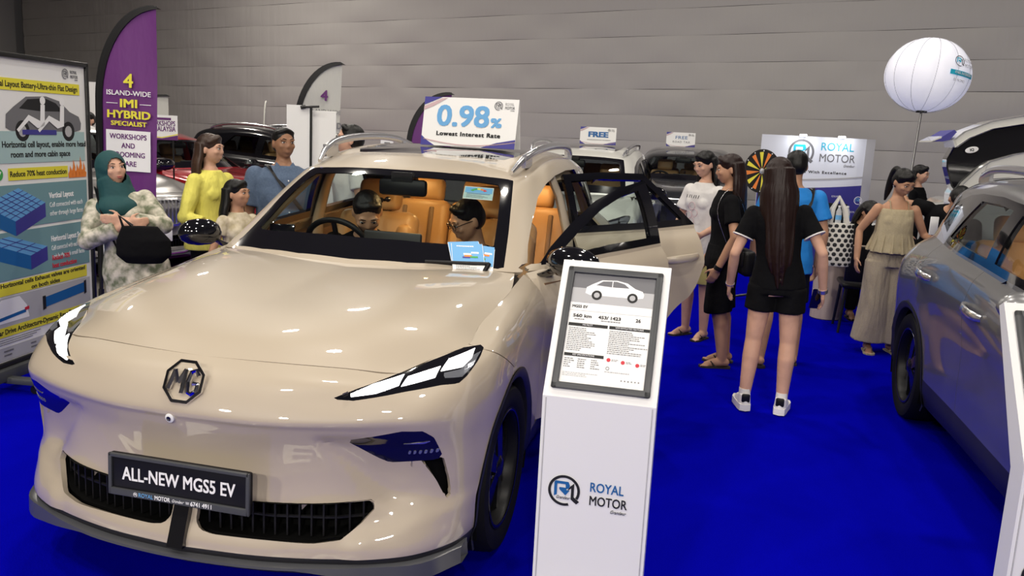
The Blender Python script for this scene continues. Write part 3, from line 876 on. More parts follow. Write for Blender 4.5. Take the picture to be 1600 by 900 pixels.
# small shared pieces
def _pieces():
    mb = MB()
    for s in (1, -1):
        P = inset(GRILLE, -.003)
        n = len(P)
        V = []
        for d in (0, 1):
            for u, v in P: V.append((s*u, np.interp(u, [0, .3, .5, .64, .8], [.032, .058, .105, .195, .26]) + d * .11, v))
        mb.add(V, [tuple(range(n, 2*n))] + [(i, n+i, n+(i+1) % n, (i+1) % n) for i in range(n)])
    CAR['grille_back'] = mb.me('gb')
    mb = MB()
    for s in (1, -1):
        for i in range(14):
            u = .075 + i * .039
            yb = np.interp(u, [0, .3, .5, .64], [.03, .055, .11, .20]) + .035
            zt = np.interp(u, [.05, .5, .61, .634], [.425, .44, .447, .432]); zb = np.interp(u, [.05, .117, .455, .542, .634], [.35, .322, .322, .334, .426])
            if zt - zb > .012: mb.box((s*u, yb, (zt+zb)/2), (.006, .03, zt-zb), Matrix.Rotation(R(s*14), 3, 'Z'))
        pts = [(s*u, np.interp(u, [0, .3, .5, .64], [.03, .055, .11, .20]) + .028, .388) for u in np.linspace(.05, .595, 14)]
        mb.tube(pts, .006, 6)
    CAR['grille_ribs'] = mb.me('gr')
    for s in (1, -1):
        mb = MB()
        P = inset(SLIT, -.008); n = len(P); V = []
        for d in (0, 1):
            for u, v in P: V.append((s*(u - d*.03), np.interp(u, [.74, .86], [.235, .345]) + .03 + d * .07, v))
        mb.add(V, [tuple(range(n, 2*n))] + [(i, n+i, n+(i+1) % n, (i+1) % n) for i in range(n)])
        CAR['slit_back', s] = mb.me('sb')
    CAR['strut'] = MB().add([(-.028,.030,.44),(.028,.030,.44),(.030,-.030,.272),(-.030,-.030,.272),(-.028,.09,.44),(.028,.09,.44),(.030,.05,.272),(-.030,.05,.272)],
                            [(0,1,2,3),(4,7,6,5),(0,4,5,1),(3,2,6,7),(0,3,7,4),(1,5,6,2)]).me('strut', False)
    # front lip: blade following the bumper plan
    ctr = [(-.02, 0), (.005, .30), (.06, .50), (.125, .655), (.20, .79), (.36, .885)]
    V = []; xs = [u for _, u in ctr]; ys = [v for v, _ in ctr]
    L = [(-u, v) for v, u in reversed(ctr)] + [(u, v) for v, u in ctr[1:]]
    L = spline(np.array(L), np.linspace(0, 1, len(L)), np.linspace(0, 1, 41))
    n = len(L)
    for u, v in L:
        k = min(1, max(0, (abs(u) - .42) / .3)); zb = .229 - .052 * k
        V += [(u, v + .06, .249), (u, v + .006, .247), (u, v - .006, .243), (u, v - .008, zb + .006), (u, v + .006, zb), (u, v + .08, zb)]
    F = [(i*6+k, i*6+(k+1) % 6, (i+1)*6+(k+1) % 6, (i+1)*6+k) for i in range(n-1) for k in range(6)]
    CAR['lip'] = MB().add(V, F).me('lip')
    # cabin
    CAR['cabin'] = MB().box((0, 2.5, .30), (1.70, 2.6, .06)).box((0, 1.42, .55), (1.5, .03, .62)).box((0, 3.86, .70), (1.4, .03, .75)).box((0, 3.76, 1.02), (1.3, .34, .03)).me('cabin', False)
    hl = MB()
    G = orient(grid_mesh(dense(GH, .06)), (0, 2.5, .6)); G = shift_in(G, .035)
    _, G = cut(G, 1.425 - G[0][:, 2]) if False else cut(G, G[0][:, 2] - 1.43)
    _, G = cut(G, G[0][:, 1] - 2.10)
    G = merge([G, flip(G)])
    CAR['headlin'] = panel(G, .01)
    mb = MB().rbox((0, 1.62, .93), (1.42, .46, .20), .07, seg=3)
    mb.rbox((-.37, 1.78, 1.045), (.36, .16, .055), .02)
    mb.rbox((.02, 1.80, 1.06), (.32, .025, .19), .01)
    mb.rbox((0, 2.05, .62), (.26, .80, .36), .05)
    CAR['dash'] = mb.me('dash', True, 60)
    for s in (1, -1):
        # interior trims of the A pillars, gap free against the outer skin
        CAR['apillar', s] = MB().tube([(s*.70, 1.58, 1.06), (s*.655, 1.86, 1.245), (s*.60, 2.12, 1.405), (s*.60, 2.3, 1.455)], [.030, .028, .028, .025], 8).me('apillar')
        mb = MB().tube([(s*.80, 2.58, .36), (s*.825, 2.58, .80), (s*.80, 2.585, 1.12), (s*.735, 2.58, 1.34), (s*.665, 2.57, 1.49)], [.085, .075, .055, .045, .045], 12, flat=(1.2, .5), up=(0, 1, 0))
        mb.tube([(s*.82, 1.55, .33), (s*.82, 3.2, .33)], .06, 10)
        mb.tube([(s*.80, 1.55, .35), (s*.80, 1.56, 1.02)], [.06, .05], 10)
        CAR['bpillar', s] = mb.me('bpillar')
    b, k, h = seat_parts(0, 0)
    CAR['seat_b'], CAR['seat_k'], CAR['seat_h'] = b, k, h
    Mt = Matrix.Rotation(R(-16), 3, 'X')
    bb = MB().rbox((0, 3.05, .50), (1.32, .52, .18), .07, seg=3)
    bk = MB()
    for i in range(3): bk.rbox((-.43 + .43 * i, 3.40, .86), (.43 if i != 1 else .40, .16, .68), .05, Mt, seg=3)
    bi = MB()
    for i in range(3):
        for dx in (-.10, .10): bi.rbox((-.43 + .43*i + dx * 1.0, 3.332, .86), (.035, .05, .60), .01, Mt)
    CAR['bench_b'], CAR['bench_k'], CAR['bench_i'] = bb.me('bb', True, 60), bk.me('bk', True, 60), bi.me('bi', True, 60)
    CAR['bench_h'] = MB().rbox((0, 3.50, 1.26), (.26, .10, .17), .04, Mt, seg=3).me('bh', True, 60)
    mb = MB()
    Mw = Matrix.Translation((-.37, 1.98, 1.02)) @ Matrix.Rotation(R(-66), 4, 'X')
    pts = [Mw @ Vector((.185*math.cos(a), .175*math.sin(a), 0)) for a in np.linspace(0, 2*math.pi, 41)]
    mb.tube(pts, .0165, 10, caps=False)
    mb.rbox(Mw @ Vector((0, 0, -.01)), (.12, .10, .04), .015, Mw.to_3x3())
    mb.tube([Mw @ Vector((-.18, 0, 0)), Mw @ Vector((.18, 0, 0))], .013, 8, flat=(1, 1.6)); mb.tube([Mw @ Vector((0, -.17, 0)), Mw @ Vector((0, 0, 0))], .015, 8)
    CAR['steer'] = mb.me('steer')
    CAR['rvm'] = MB().rbox((0, 1.98, 1.375), (.27, .05, .09), .02).box((0, 2.0, 1.43), (.12, .09, .05)).me('rvm')
_pieces()
CARD = {}
for s in (1, -1):
    CARD['f', s] = mk_door_card(s, Y_A, Y_B); CARD['r', s] = mk_door_card(s, Y_B, Y_C, True)
# ---------------------------------------------------------------- the hall
def struct(name, me, m, **k):
    o = obj(name, me, m, **k); o['kind'] = 'structure'; return o
M['concrete'] = mat('hall_concrete', (.20, .18, .15), .55, noise=(2.5, (.14, .13, .11)))
M['carpet_blue'] = mat('blue_carpet', (.0012, .0012, .285), 1.0, spec=.0, noise=(200, (.0016, .0018, .36)), bump=(420, .35, .004))
M['carpet_purple'] = mat('purple_carpet', (.12, .015, .16), .95, spec=.1, bump=(420, .35, .004))
M['curtain'] = mat('grey_partition_cloth', (.42, .405, .385), .6, bump=(1.1, .35, .06, (4, 1, .5)))
M['roof_dark'] = mat('hall_ceiling_panel', (.12, .12, .12), .8)
M['seam'] = mat('partition_seam', (.17, .17, .17), .7)
struct('floor', MB().box((-4, 6, -.05), (40, 44, .06)).me('floor', False), M['concrete'])
struct('ceiling', MB().box((-4, 6, 9.1), (40, 44, .1)).me('ceiling', False), M['roof_dark'])
struct('wall_left', MB().box((-23, 6, 4.5), (.1, 44, 9.1)).me('wall', False), M['curtain'])
struct('wall_right', MB().box((13, 6, 4.5), (.1, 44, 9.1)).me('wall', False), M['curtain'])
struct('wall_front', MB().box((-4, -14, 4.5), (40, .1, 9.1)).me('wall', False), M['curtain'])
def slab(name, poly, z0, z1, m):
    return struct(name, MB().prism(poly, z0, z1, axes=(0, 1, 2)).me(name, False), m)
slab('trim_1', [(-3.35, -11), (10.5, -11), (10.5, 12.6), (-3.35, 16.8)], -.02, 0, M['carpet_blue'])
slab('trim_2', [(-14.5, 5.35), (-3.42, 5.35), (-3.42, 16.8), (-14.5, 20)], -.02, -.002, M['carpet_purple'])
# the tall grey partition: pleated cloth bands, one above the other
wall = struct('wall_back', MB().box((0, .10, 4.5), (39.8, .05, 9.1)).me('wall', False), M['seam'], loc=(-3.04, 17.1, 0), rot=(0, R(-.55), R(-16.8)))
def band_me(w, h, seed):
    rnd = np.random.RandomState(seed)
    xs = np.linspace(-w/2, w/2, 241); zs = np.linspace(0, h, 7)
    ph = rnd.rand(6) * 6.28; fr = rnd.uniform(1.1, 5.5, 6); am = rnd.uniform(.003, .008, 6)
    V = []
    for x in xs:
        d = sum(a * math.sin(f * x + p) for a, f, p in zip(am, fr, ph))
        for i, z in enumerate(zs):
            t = i / 6
            V.append((x, -.009 * max(0, math.sin(math.pi * t)) ** .25 - d * math.sin(math.pi * t), z + .004 * math.sin(x * 2.1 + seed)))
    F = [(i*7+j, (i+1)*7+j, (i+1)*7+j+1, i*7+j+1) for i in range(240) for j in range(6)]
    return me_from(V, F, 'band', True, 0)
_b = [band_me(39.6, .535, k) for k in range(5)]
for k in range(17):
    obj('cloth_band', _b[k % 5], M['curtain'], wall, loc=(0, .06, .02 + k * .54))

# ---------------------------------------------------------------- marks and lettering shared by boards
def rect(parent, Mx, u0, v0, u1, v1, m, lift=.0015, t=.001, name='printed_panel'):
    o = MB().box(((u0+u1)/2, (v0+v1)/2, 0), (abs(u1-u0), abs(v1-v0), t)).build(name, m, parent, False)
    o.matrix_local = Mx @ Matrix.Translation((0, 0, lift)); return o
def poly(parent, Mx, pts, m, lift=.002, t=.001, name='printed_shape'):
    o = MB().prism(pts, -t/2, t/2, axes=(0, 1, 2)).build(name, m, parent, False)
    o.matrix_local = Mx @ Matrix.Translation((0, 0, lift)); return o
def arc_band(a0, a1, r0, r1, n=40):
    A = [R(a0 + (a1-a0) * i / n) for i in range(n+1)]
    return [(r1*math.cos(a), r1*math.sin(a)) for a in A] + [(r0*math.cos(a), r0*math.sin(a)) for a in reversed(A)]
def royal_badge(parent, Mx, s, m_ring, m_r, lift=.002):
    """ring with a tail, the joined R and M strokes inside; s = outer radius"""
    k = lambda L: [(x*s, y*s) for x, y in L]
    mb = MB()
    A = arc_band(-30, 290, .83, 1.0)
    n = 41
    V = [(x*s, y*s, 0) for x, y in A]
    mb.add(V, [(i, i+1, 2*n-2-i, 2*n-1-i) for i in range(n-1)])
    V = k([(.36, .30), (.62, .55), (.62, -.35), (.98, -.62), (.80, -.80), (.44, -.52), (.44, .20), (.20, 0)])
    mb.add([(x, y, 0) for x, y in V], [(0, 1, 2, 6), (2, 3, 4, 5), (2, 5, 6), (0, 6, 7)])
    o = mb.build('badge_ring', m_ring, parent, False); o.matrix_local = Mx @ Matrix.Translation((0, 0, lift))
    mb = MB()
    mb.add([(x, y, 0) for x, y in k([(-.62, -.40), (-.44, -.30), (-.44, .42), (-.56, .58), (-.62, .5)])], [(0, 1, 2, 3, 4)])
    mb.add([(x, y, 0) for x, y in k([(-.56, .60), (-.46, .42), (.10, .42), (.26, .60)])], [(0, 1, 2, 3)])
    mb.add([(x, y, 0) for x, y in k([(.26, .60), (.08, .42), (.12, .12), (.30, .18), (.36, .34)])], [(0, 1, 2, 3, 4)])
    mb.add([(x, y, 0) for x, y in k([(-.30, .20), (.14, .20), (.14, .05), (.36, .05), (.10, -.30), (-.30, .06)])], [(0, 1, 2, 3, 4, 5)])
    o = mb.build('badge_letters', m_r, parent, False); o.matrix_local = Mx @ Matrix.Translation((0, 0, lift + .0005))
def royal_logo(parent, Mx, w, m_dark, m_blue, m_top=None):
    """badge plus two-line wordmark; w = overall width, origin at the centre"""
    T = Matrix.Translation
    royal_badge(parent, Mx @ T((-.30*w, 0, 0)), .195*w, m_dark, m_blue)
    write('ROYAL', .165*w, Mx @ T((.21*w, .085*w, 0)), m_top or m_blue, parent, bold=.002*w, w=.40*w, align='CENTER')
    write('MOTOR', .165*w, Mx @ T((.235*w, -.085*w, 0)), m_dark, parent, bold=.002*w, w=.45*w)
    write('Grandeur', .06*w, Mx @ T((.36*w, -.19*w, 0)), m_dark, parent, shear=.4, w=.19*w)
    write('Grandeur', .055*w, Mx @ T((-.31*w, -.09*w, .0006)), m_dark, parent, shear=.4, w=.17*w)
T = Matrix.Translation
# ---------------------------------------------------------------- cars
hero = make_car('beige crossover in front with open left doors and lit headlamps', 'car', 'paint_beige', (0, 0, 0), 0, None,
                open_doors={('f', 1): 29, ('r', 1): 50}, hero=True)
def carg(*a, **k): return make_car(*a, group='cars on show in the hall', **k)
grey_car = carg('silver grey crossover at the right, its right side towards the blue aisle', 'car', 'paint_grey', (3.92, -.09, 0), R(1.9), hero=True)
white_car = carg('white crossover behind the beige one with a FREE card on its roof', 'car', 'paint_white', (-.12, 5.9, 0), 0)
road_car = carg('dark grey crossover with the FREE ROAD TAX card on its roof', 'car', 'paint_dark', (.82, 10.7, 0), R(-3), rails=False)
black_suv = carg('black crossover parked behind the man in the blue-grey shirt', 'car', 'paint_black', (-2.95, 10.4, 0), R(80))
red_car = carg('red crossover behind the yellow-bloused woman', 'car', 'paint_red', (-4.15, 8.35, 0), R(80), rails=False)
red_car.scale = (1, 1, .93)
dark_car = carg('black crossover at the far left between info board and purple flag', 'car', 'paint_black', (-5.4, 3.0, 0), R(65))
# the pewter car with twin kidney grilles
kidney = make_car('pewter grey crossover with twin slatted kidney grilles, behind the woman in the headscarf', 'car', 'paint_pewter', (-4.08, 5.30, 0), R(65), 'cars on show in the hall', lamps=True, rails=False)
def kidney_face(car):
    for s in (1, -1):
        fr = []
        pts = [(.04, .80), (.07, .845), (.36, .845), (.415, .80), (.40, .60), (.34, .545), (.10, .545), (.05, .60)]
        P = [(s*u, v) for u, v in pts]
        if s < 0: P = P[::-1]
        mb = MB(); n = len(P)
        yf = lambda u, v: np.interp(abs(u), [0, .3, .5], [.0, .03, .08]) + max(0, v - .76) * .55
        O = [(u, yf(u, v) - .035, v) for u, v in P]; I = [(u*.92 + s*.018, yf(u, v) - .045, .70 + (v - .70)*.84) for u, v in P]; K = [(x, y + .09, z) for x, y, z in I]; K0 = [(x, y + .12, z) for x, y, z in O]
        mb.add(K0 + O + I + K, [(r*n+i, r*n+(i+1) % n, (r+1)*n+(i+1) % n, (r+1)*n+i) for r in range(3) for i in range(n)])
        g = mb.build('kidney_frame', M['silver'], car, True, 40)
        MB().add(K, [tuple(range(n))]).build('kidney_back', M['void'], g, False)
        for k in range(7):
            u = .09 + k * .046
            MB().rbox((s*u, yf(u, .7) - .01, .695), (.014, .035, .25 if k < 6 else .2), .004).build('grille_slat', M['silver'], g)
    MB().lathe([(0, .012), (.036, .010), (.041, 0), (.041, -.01)], 28, Matrix.Translation((0, .085, .895)) @ Matrix.Rotation(R(52), 4, 'X')).build('round_badge', M['lamp_grey'], car)
    MB().rbox((0, -.055, .455), (.46, .02, .115), .005).build('number_plate', M['white_matte'], car)
    o = MB().tube([(-.72, .23, .30), (-.4, .03, .27), (0, -.045, .26), (.4, .03, .27), (.72, .23, .30)], .022, 8).build('chrome_valance', M['silver'], car)
kidney_face(kidney)

# ---- front marks of the beige car
F0 = frame((0, .032, .765), (1, 0, 0), (0, .42, .90))
def maker_badge(car):
    Mb = frame((0, .050, .826), (1, 0, 0), (0, .43, .90))
    oc = [(.078*math.cos(R(22.5 + 45*i)), .078*math.sin(R(22.5 + 45*i))) for i in range(8)]
    ic = [(x*.86, y*.86) for x, y in oc]
    mb = MB(); n = 8
    V = [(x, y, 0) for x, y in oc] + [(x, y, .010) for x, y in oc] + [(x, y, .010) for x, y in ic] + [(x, y, .002) for x, y in ic]
    mb.add(V, [(r*n+i, r*n+(i+1) % n, (r+1)*n+(i+1) % n, (r+1)*n+i) for r in range(3) for i in range(n)])
    b = mb.build('octagon_badge', M['chrome'], car, True, 30); b.matrix_local = Mb
    def bar(pts, w=.0095):
        m_ = MB(); m_.tube([(x, y, .005) for x, y in pts], w*.62, 4, flat=(1, 1)); return m_
    k = MB()
    for pts in ([(-.052, -.030), (-.040, .036)], [(-.040, .036), (-.020, -.006)], [(-.020, -.006), (.000, .040)], [(.000, .040), (.000, -.040)],
                [(.052, .022), (.038, .040), (.022, .034), (.016, .0), (.022, -.034), (.036, -.040), (.052, -.026), (.052, -.004), (.034, -.004)]):
        k.tube([(x, y, .006) for x, y in pts], .0085, 6)
    k.build('badge_letters', M['chrome'], b)
    MB().lathe([(0, .006), (.009, .006), (.016, .002), (.0165, -.01)], 20, frame((-.035, .012, .708), (1, 0, 0), (0, -.15, 1))).build('front_camera', M['white'], car)
    MB().lathe([(0, .0085), (.0085, .007)], 16, frame((-.035, .012, .708), (1, 0, 0), (0, -.15, 1))).build('camera_lens', M['gloss_black'], car)
maker_badge(hero)
def plate(car):
    Mp = frame((.012, -.006, .497), (1, 0, 0), (0, .03, 1))
    f = MB().rbox((0, 0, 0), (.530, .146, .024), .009).build('number_plate', M['satin_black'], car); f.matrix_local = Mp
    fr = MB()
    for c, d in (((0, .066, .012), (.528, .014, .012)), ((0, -.060, .012), (.528, .026, .012)), ((-.258, 0, .012), (.014, .146, .012)), ((.258, 0, .012), (.014, .146, .012))): fr.rbox(c, d, .004)
    fr.build('plate_frame', M['frame_grey'], f)
    write('ALL-NEW MGS5 EV', .064, T((0, .004, 0)), M['ink_white'], f, bold=.0012, w=.425, lift=.0128)
    royal_badge(f, T((-.158, -.0605, .0185)), .0075, M['ink_white'], M['ink_white'], .0003)
    write('ROYAL', .020, T((-.118, -.0605, .0185)), M['ink_sky'], f, w=.055, lift=.0003)
    write('MOTOR', .020, T((-.055, -.0605, .0185)), M['ink_white'], f, w=.058, lift=.0003, bold=.0004)
    write('Grandeur', .015, T((.003, -.0605, .0185)), M['ink_white'], f, w=.045, lift=.0003, shear=.4)
    write('6741 4911', .021, T((.092, -.0605, .0185)), M['ink_white'], f, w=.078, lift=.0003, bold=.0004)
    o = MB().rbox((.040, -.0615, .0188), (.012, .006, .0006), .0002).rbox((.040, -.0575, .0188), (.014, .003, .0006), .0002).build('phone_mark', M['ink_light'], f, False)
plate(hero)

def tiny_lines(parent, Mx, x0, x1, y0, y1, n, m, seed=0, left=True):
    """rows of body copy far too small to read"""
    rnd = random.Random(seed); mb = MB()
    for i in range(n):
        y = y0 + (y1-y0) * (i + .5) / n; x = x0
        end = x0 + (x1-x0) * rnd.uniform(.45, 1)
        while x < end:
            w = rnd.uniform(.003, .010); mb.box((min(x + w/2, x1), y, 0), (w, abs(y1-y0)/n*.36, .0004)); x += w + .0018
    o = mb.build('small_print', m, parent, False); o['kind'] = 'stuff'; o.matrix_local = Mx; return o
# ---------------------------------------------------------------- tent cards on the roofs
def tent_card(name, label, loc, rz, w, h, body, group='tent cards on car roofs'):
    t = thing(name, label, 'sign', loc, rz, group)
    lean = .17
    f = MB().box((0, 0, h/2), (w, .006, h)).build('front_leaf', M['white_matte'], t, False); f.rotation_euler = (-lean, 0, 0)
    b = MB().box((0, 0, h/2), (w, .006, h)).build('back_leaf', M['white_matte'], t, False)
    f.location = (0, -h*math.sin(lean), 0); b.location = (0, h*math.sin(lean), 0); b.rotation_euler = (lean, 0, 0)
    Mx = frame((0, -.0035, h/2), (1, 0, 0), (0, 0, 1))
    k = lambda L: [(x*w/2, y*h/2) for x, y in L]
    poly(f, Mx, k([(-1, 1), (-.62, 1), (-1, .66)]), M['ink_navy'], name='corner_flash')
    poly(f, Mx, k([(1, -1), (1, -.62), (.62, -.78), (.30, -1)]), M['ink_navy'], name='corner_flash')
    poly(f, Mx, k([(-1, -1), (-1, -.60), (-.86, -.82), (-.70, -1)]), M['ink_navy'], name='corner_flash')
    poly(f, Mx, k([(-1, .60), (-.62, .95), (-.50, .98), (-.80, .62), (-1, .45)]), M['ink_rose'], name='corner_flash')
    A = [(x, -.62 - .30 * math.cos(x * 1.3) ) for x in np.linspace(-.95, 1, 12)]
    poly(f, Mx, k(A + [(x, y - .05) for x, y in reversed(A)]), M['ink_rose'], name='ribbon_line')
    body(f, Mx, w, h)
    return t
def card_main(f, Mx, w, h):
    write('0.98', .60*h, Mx @ T((-.07*w, .10*h, 0)), M['ink_sky'], f, bold=.0045, w=.56*w, spacing=1.0)
    write('%', .26*h, Mx @ T((.285*w, .0*h, 0)), M['ink_sky'], f, bold=.003, w=.12*w)
    write('Lowest Interest Rate', .115*h, Mx @ T((.0*w, -.25*h, 0)), M['ink_black'], f, bold=.0016, w=.68*w, spacing=1.15)
    royal_logo(f, Mx @ T((.36*w, .36*h, 0)), .22*w, M['ink_grey'], M['ink_grey'], M['ink_light'])
def card_free(f, Mx, w, h):
    write('FREE', .42*h, Mx @ T((0, .06*h, 0)), M['ink_blue'], f, bold=.005, w=.56*w)
    tiny_lines(f, Mx @ T((0, 0, .002)), -.30*w, .42*w, -.20*h, -.28*h, 1, M['ink_grey'], 77)
    royal_logo(f, Mx @ T((.36*w, .34*h, 0)), .2*w, M['ink_grey'], M['ink_grey'])
def card_tax(f, Mx, w, h):
    write('FREE', .32*h, Mx @ T((.02*w, .13*h, 0)), M['ink_blue'], f, w=.42*w)
    write('ROAD TAX', .20*h, Mx @ T((.02*w, -.17*h, 0)), M['ink_grey'], f, w=.60*w, spacing=1.2)
    royal_logo(f, Mx @ T((.36*w, .34*h, 0)), .2*w, M['ink_grey'], M['ink_grey'])
tent_card('roof_sign', 'white tent card reading 0.98% on the beige car roof', (.115, 2.80, 1.592), R(-6), .625, .300, card_main)
tent_card('roof_sign', 'white tent card reading only FREE on the white car roof', (.02, 8.75, 1.603), R(8), .46, .22, card_free)
tent_card('roof_sign', 'white tent card reading FREE ROAD TAX on the dark grey car roof', (.82, 13.2, 1.603), R(8), .50, .25, card_tax)

# ---------------------------------------------------------------- price stands
def kiosk(label, P0, rz, full=True):
    """leaning display head on a flat column; local x to the right, front towards -y"""
    t = thing('display_stand', label, 'display stand', P0, rz, 'white spec stands')
    W = .383; zt, yt, zb, yb = 1.25, .27, .82, 0.0
    col = MB()
    side = [(yb, 0), (yb, zb), (yt, zt), (yt + .028, zt - .016), (yb + .075, zb - .03), (yb + .075, 0)]
    col.prism(side, -W/2, W/2, axes=(1, 2, 0))
    col.build('column', M['white'], t, False)
    MB().rbox((0, .12, .012), (.46, .42, .024), .006).build('foot_plate', M['white'], t)
    for s in (-1, 1):
        MB().rbox((s*(W/2 - .012), -.0012, .415), (.0035, .004, .80), .001).build('edge_profile', M['ink_light'], t)
    n = Vector((0, -(zt-zb), (yt-yb))).normalized(); L = math.hypot(zt-zb, yt-yb)
    Mh = frame((0, (yt+yb)/2 , (zt+zb)/2), (1, 0, 0), (0, yt-yb, zt-zb))
    fw, fh = .335, .452
    fr = MB()
    for c, d in (((0, fh/2 - .012, .008), (fw, .024, .016)), ((0, -fh/2 + .012, .008), (fw, .024, .016)), ((-fw/2 + .012, 0, .008), (.024, fh, .016)), ((fw/2 - .012, 0, .008), (.024, fh, .016))):
        fr.rbox(c, d, .006)
    o = fr.build('snap_frame', M['frame_grey'], t); o.matrix_local = Mh
    sh = MB().box((0, 0, .002), (fw - .03, fh - .03, .004)).build('spec_sheet', M['white_matte'], o, False)
    spec_sheet(sh)
    Mc = frame((0, -.001, .415), (1, 0, 0), (0, 0, 1))
    royal_logo(t, Mc @ T((-.012, .075, 0)), .285, M['ink_black'], M['ink_blue'])
    return t
def car_picture(parent, Mx, w, m_body, m_dark, m_wheel):
    """small printed side-on picture of a crossover, w wide"""
    k = lambda L: [(x*w, y*w) for x, y in L]
    poly(parent, Mx, k([(-.5,-.09),(-.49,.02),(-.40,.08),(-.24,.17),(.02,.185),(.20,.15),(.34,.06),(.47,.02),(.50,-.04),(.49,-.10),(.40,-.12),(-.42,-.12)]), m_body, .0006, .0003, 'printed_car')
    poly(parent, Mx, k([(-.33,.07),(-.22,.15),(-.06,.163),(-.06,.055)]), m_dark, .0010, .0003, 'printed_car')
    poly(parent, Mx, k([(-.045,.055),(-.045,.163),(.02,.163),(.15,.13),(.24,.06)]), m_dark, .0010, .0003, 'printed_car')
    for x in (-.30, .31):
        poly(parent, Mx, [(x*w + .088*w*math.cos(a), -.115*w + .088*w*math.sin(a)) for a in np.linspace(0, 2*math.pi, 19)[:-1]], m_wheel, .0012, .0003, 'printed_wheel')
        poly(parent, Mx, [(x*w + .05*w*math.cos(a), -.115*w + .05*w*math.sin(a)) for a in np.linspace(0, 2*math.pi, 13)[:-1]], M['ink_light'], .0015, .0003, 'printed_wheel')
def spec_sheet(sh):
    I = T((0, 0, .0045))
    w, h = .290, .405; u = lambda x: (x-.5)*w; v = lambda y: (.5-y)*h
    rect(sh, I, u(0), v(.0), u(1), v(.135), M['ink_grey'], .0002, .0003)
    rect(sh, I, u(0), v(.135), u(1), v(.27), M['ink_light'], .0002, .0003)
    car_picture(sh, I @ T((u(.52), v(.135), 0)), .205, M['ink_white'], M['ink_grey'], M['ink_black'])
    write('MGS5 EV', .014, I @ T((u(.03), v(.31), 0)), M['ink_black'], sh, align='LEFT', bold=.0003, lift=.0003)
    rect(sh, I, u(.0), v(.345), u(1), v(.347), M['ink_light'], .0002, .0002)
    write('560 km', .016, I @ T((u(.17), v(.395), 0)), M['ink_black'], sh, bold=.0004, lift=.0003, w=.065)
    write('453/ 1423', .016, I @ T((u(.50), v(.395), 0)), M['ink_black'], sh, bold=.0004, lift=.0003, w=.078)
    write('26', .017, I @ T((u(.84), v(.395), 0)), M['ink_black'], sh, bold=.0004, lift=.0003)
    tiny_lines(sh, I @ T((0, 0, .0003)), u(.08), u(.27), v(.415), v(.435), 1, M['ink_grey'], 1); tiny_lines(sh, I @ T((0, 0, .0003)), u(.40), u(.62), v(.415), v(.435), 1, M['ink_grey'], 2)
    rect(sh, I, u(.02), v(.462), u(.49), v(.490), M['ink_black'], .0003, .0003); rect(sh, I, u(.51), v(.462), u(.99), v(.490), M['ink_black'], .0003, .0003)
    write('MG PILOT', .008, I @ T((u(.25), v(.476), 0)), M['ink_white'], sh, lift=.0008); write('SOPHISTICATED FEATURES', .008, I @ T((u(.75), v(.476), 0)), M['ink_white'], sh, lift=.0008)
    tiny_lines(sh, I @ T((0, 0, .0003)), u(.03), u(.36), v(.500), v(.715), 13, M['ink_grey'], 3)
    tiny_lines(sh, I @ T((0, 0, .0003)), u(.52), u(.98), v(.500), v(.715), 13, M['ink_grey'], 4)
    rect(sh, I, u(.02), v(.735), u(.49), v(.762), M['ink_black'], .0003, .0003); write('KEY SPECIFICATIONS', .008, I @ T((u(.25), v(.748), 0)), M['ink_white'], sh, lift=.0008)
    for i in range(3): tiny_lines(sh, I @ T((0, 0, .0003)), u(.03 + .16*i), u(.13 + .16*i), v(.775), v(.865), 5, M['ink_grey'], 5 + i)
    for i in range(3):
        poly(sh, I @ T((u(.55 + .17*i), v(.765 + .012*i), 0)), [(.0068*math.cos(a), .0068*math.sin(a)) for a in np.linspace(0, 2*math.pi, 17)[:-1]], M['ink_red'], .0004, .0003, 'printed_dot')
        tiny_lines(sh, I @ T((0, 0, .0003)), u(.585 + .17*i), u(.66 + .17*i), v(.755 + .01*i), v(.775 + .01*i), 2, M['ink_grey'], 9 + i)
    poly(sh, I @ T((u(.55), v(.84), 0)), arc_band(0, 359, .0045, .0062, 16), M['ink_grey'], .0004, .0003, 'printed_dot')
    tiny_lines(sh, I @ T((0, 0, .0003)), u(.03), u(.60), v(.90), v(.94), 3, M['ink_light'], 12); tiny_lines(sh, I @ T((0, 0, .0003)), u(.52), u(.98), v(.86), v(.88), 1, M['ink_light'], 13)
    for i in range(6): rect(sh, I, u(.72 + .04*i), v(.93), u(.735 + .04*i), v(.940), M['ink_grey'], .0003, .0003)
kiosk('white spec stand with a framed sheet beside the beige car front wheel', (1.328, .402, 0), R(.6))
kiosk('white spec stand at the right edge in front of the silver grey car', (2.765, .30, 0), R(8))

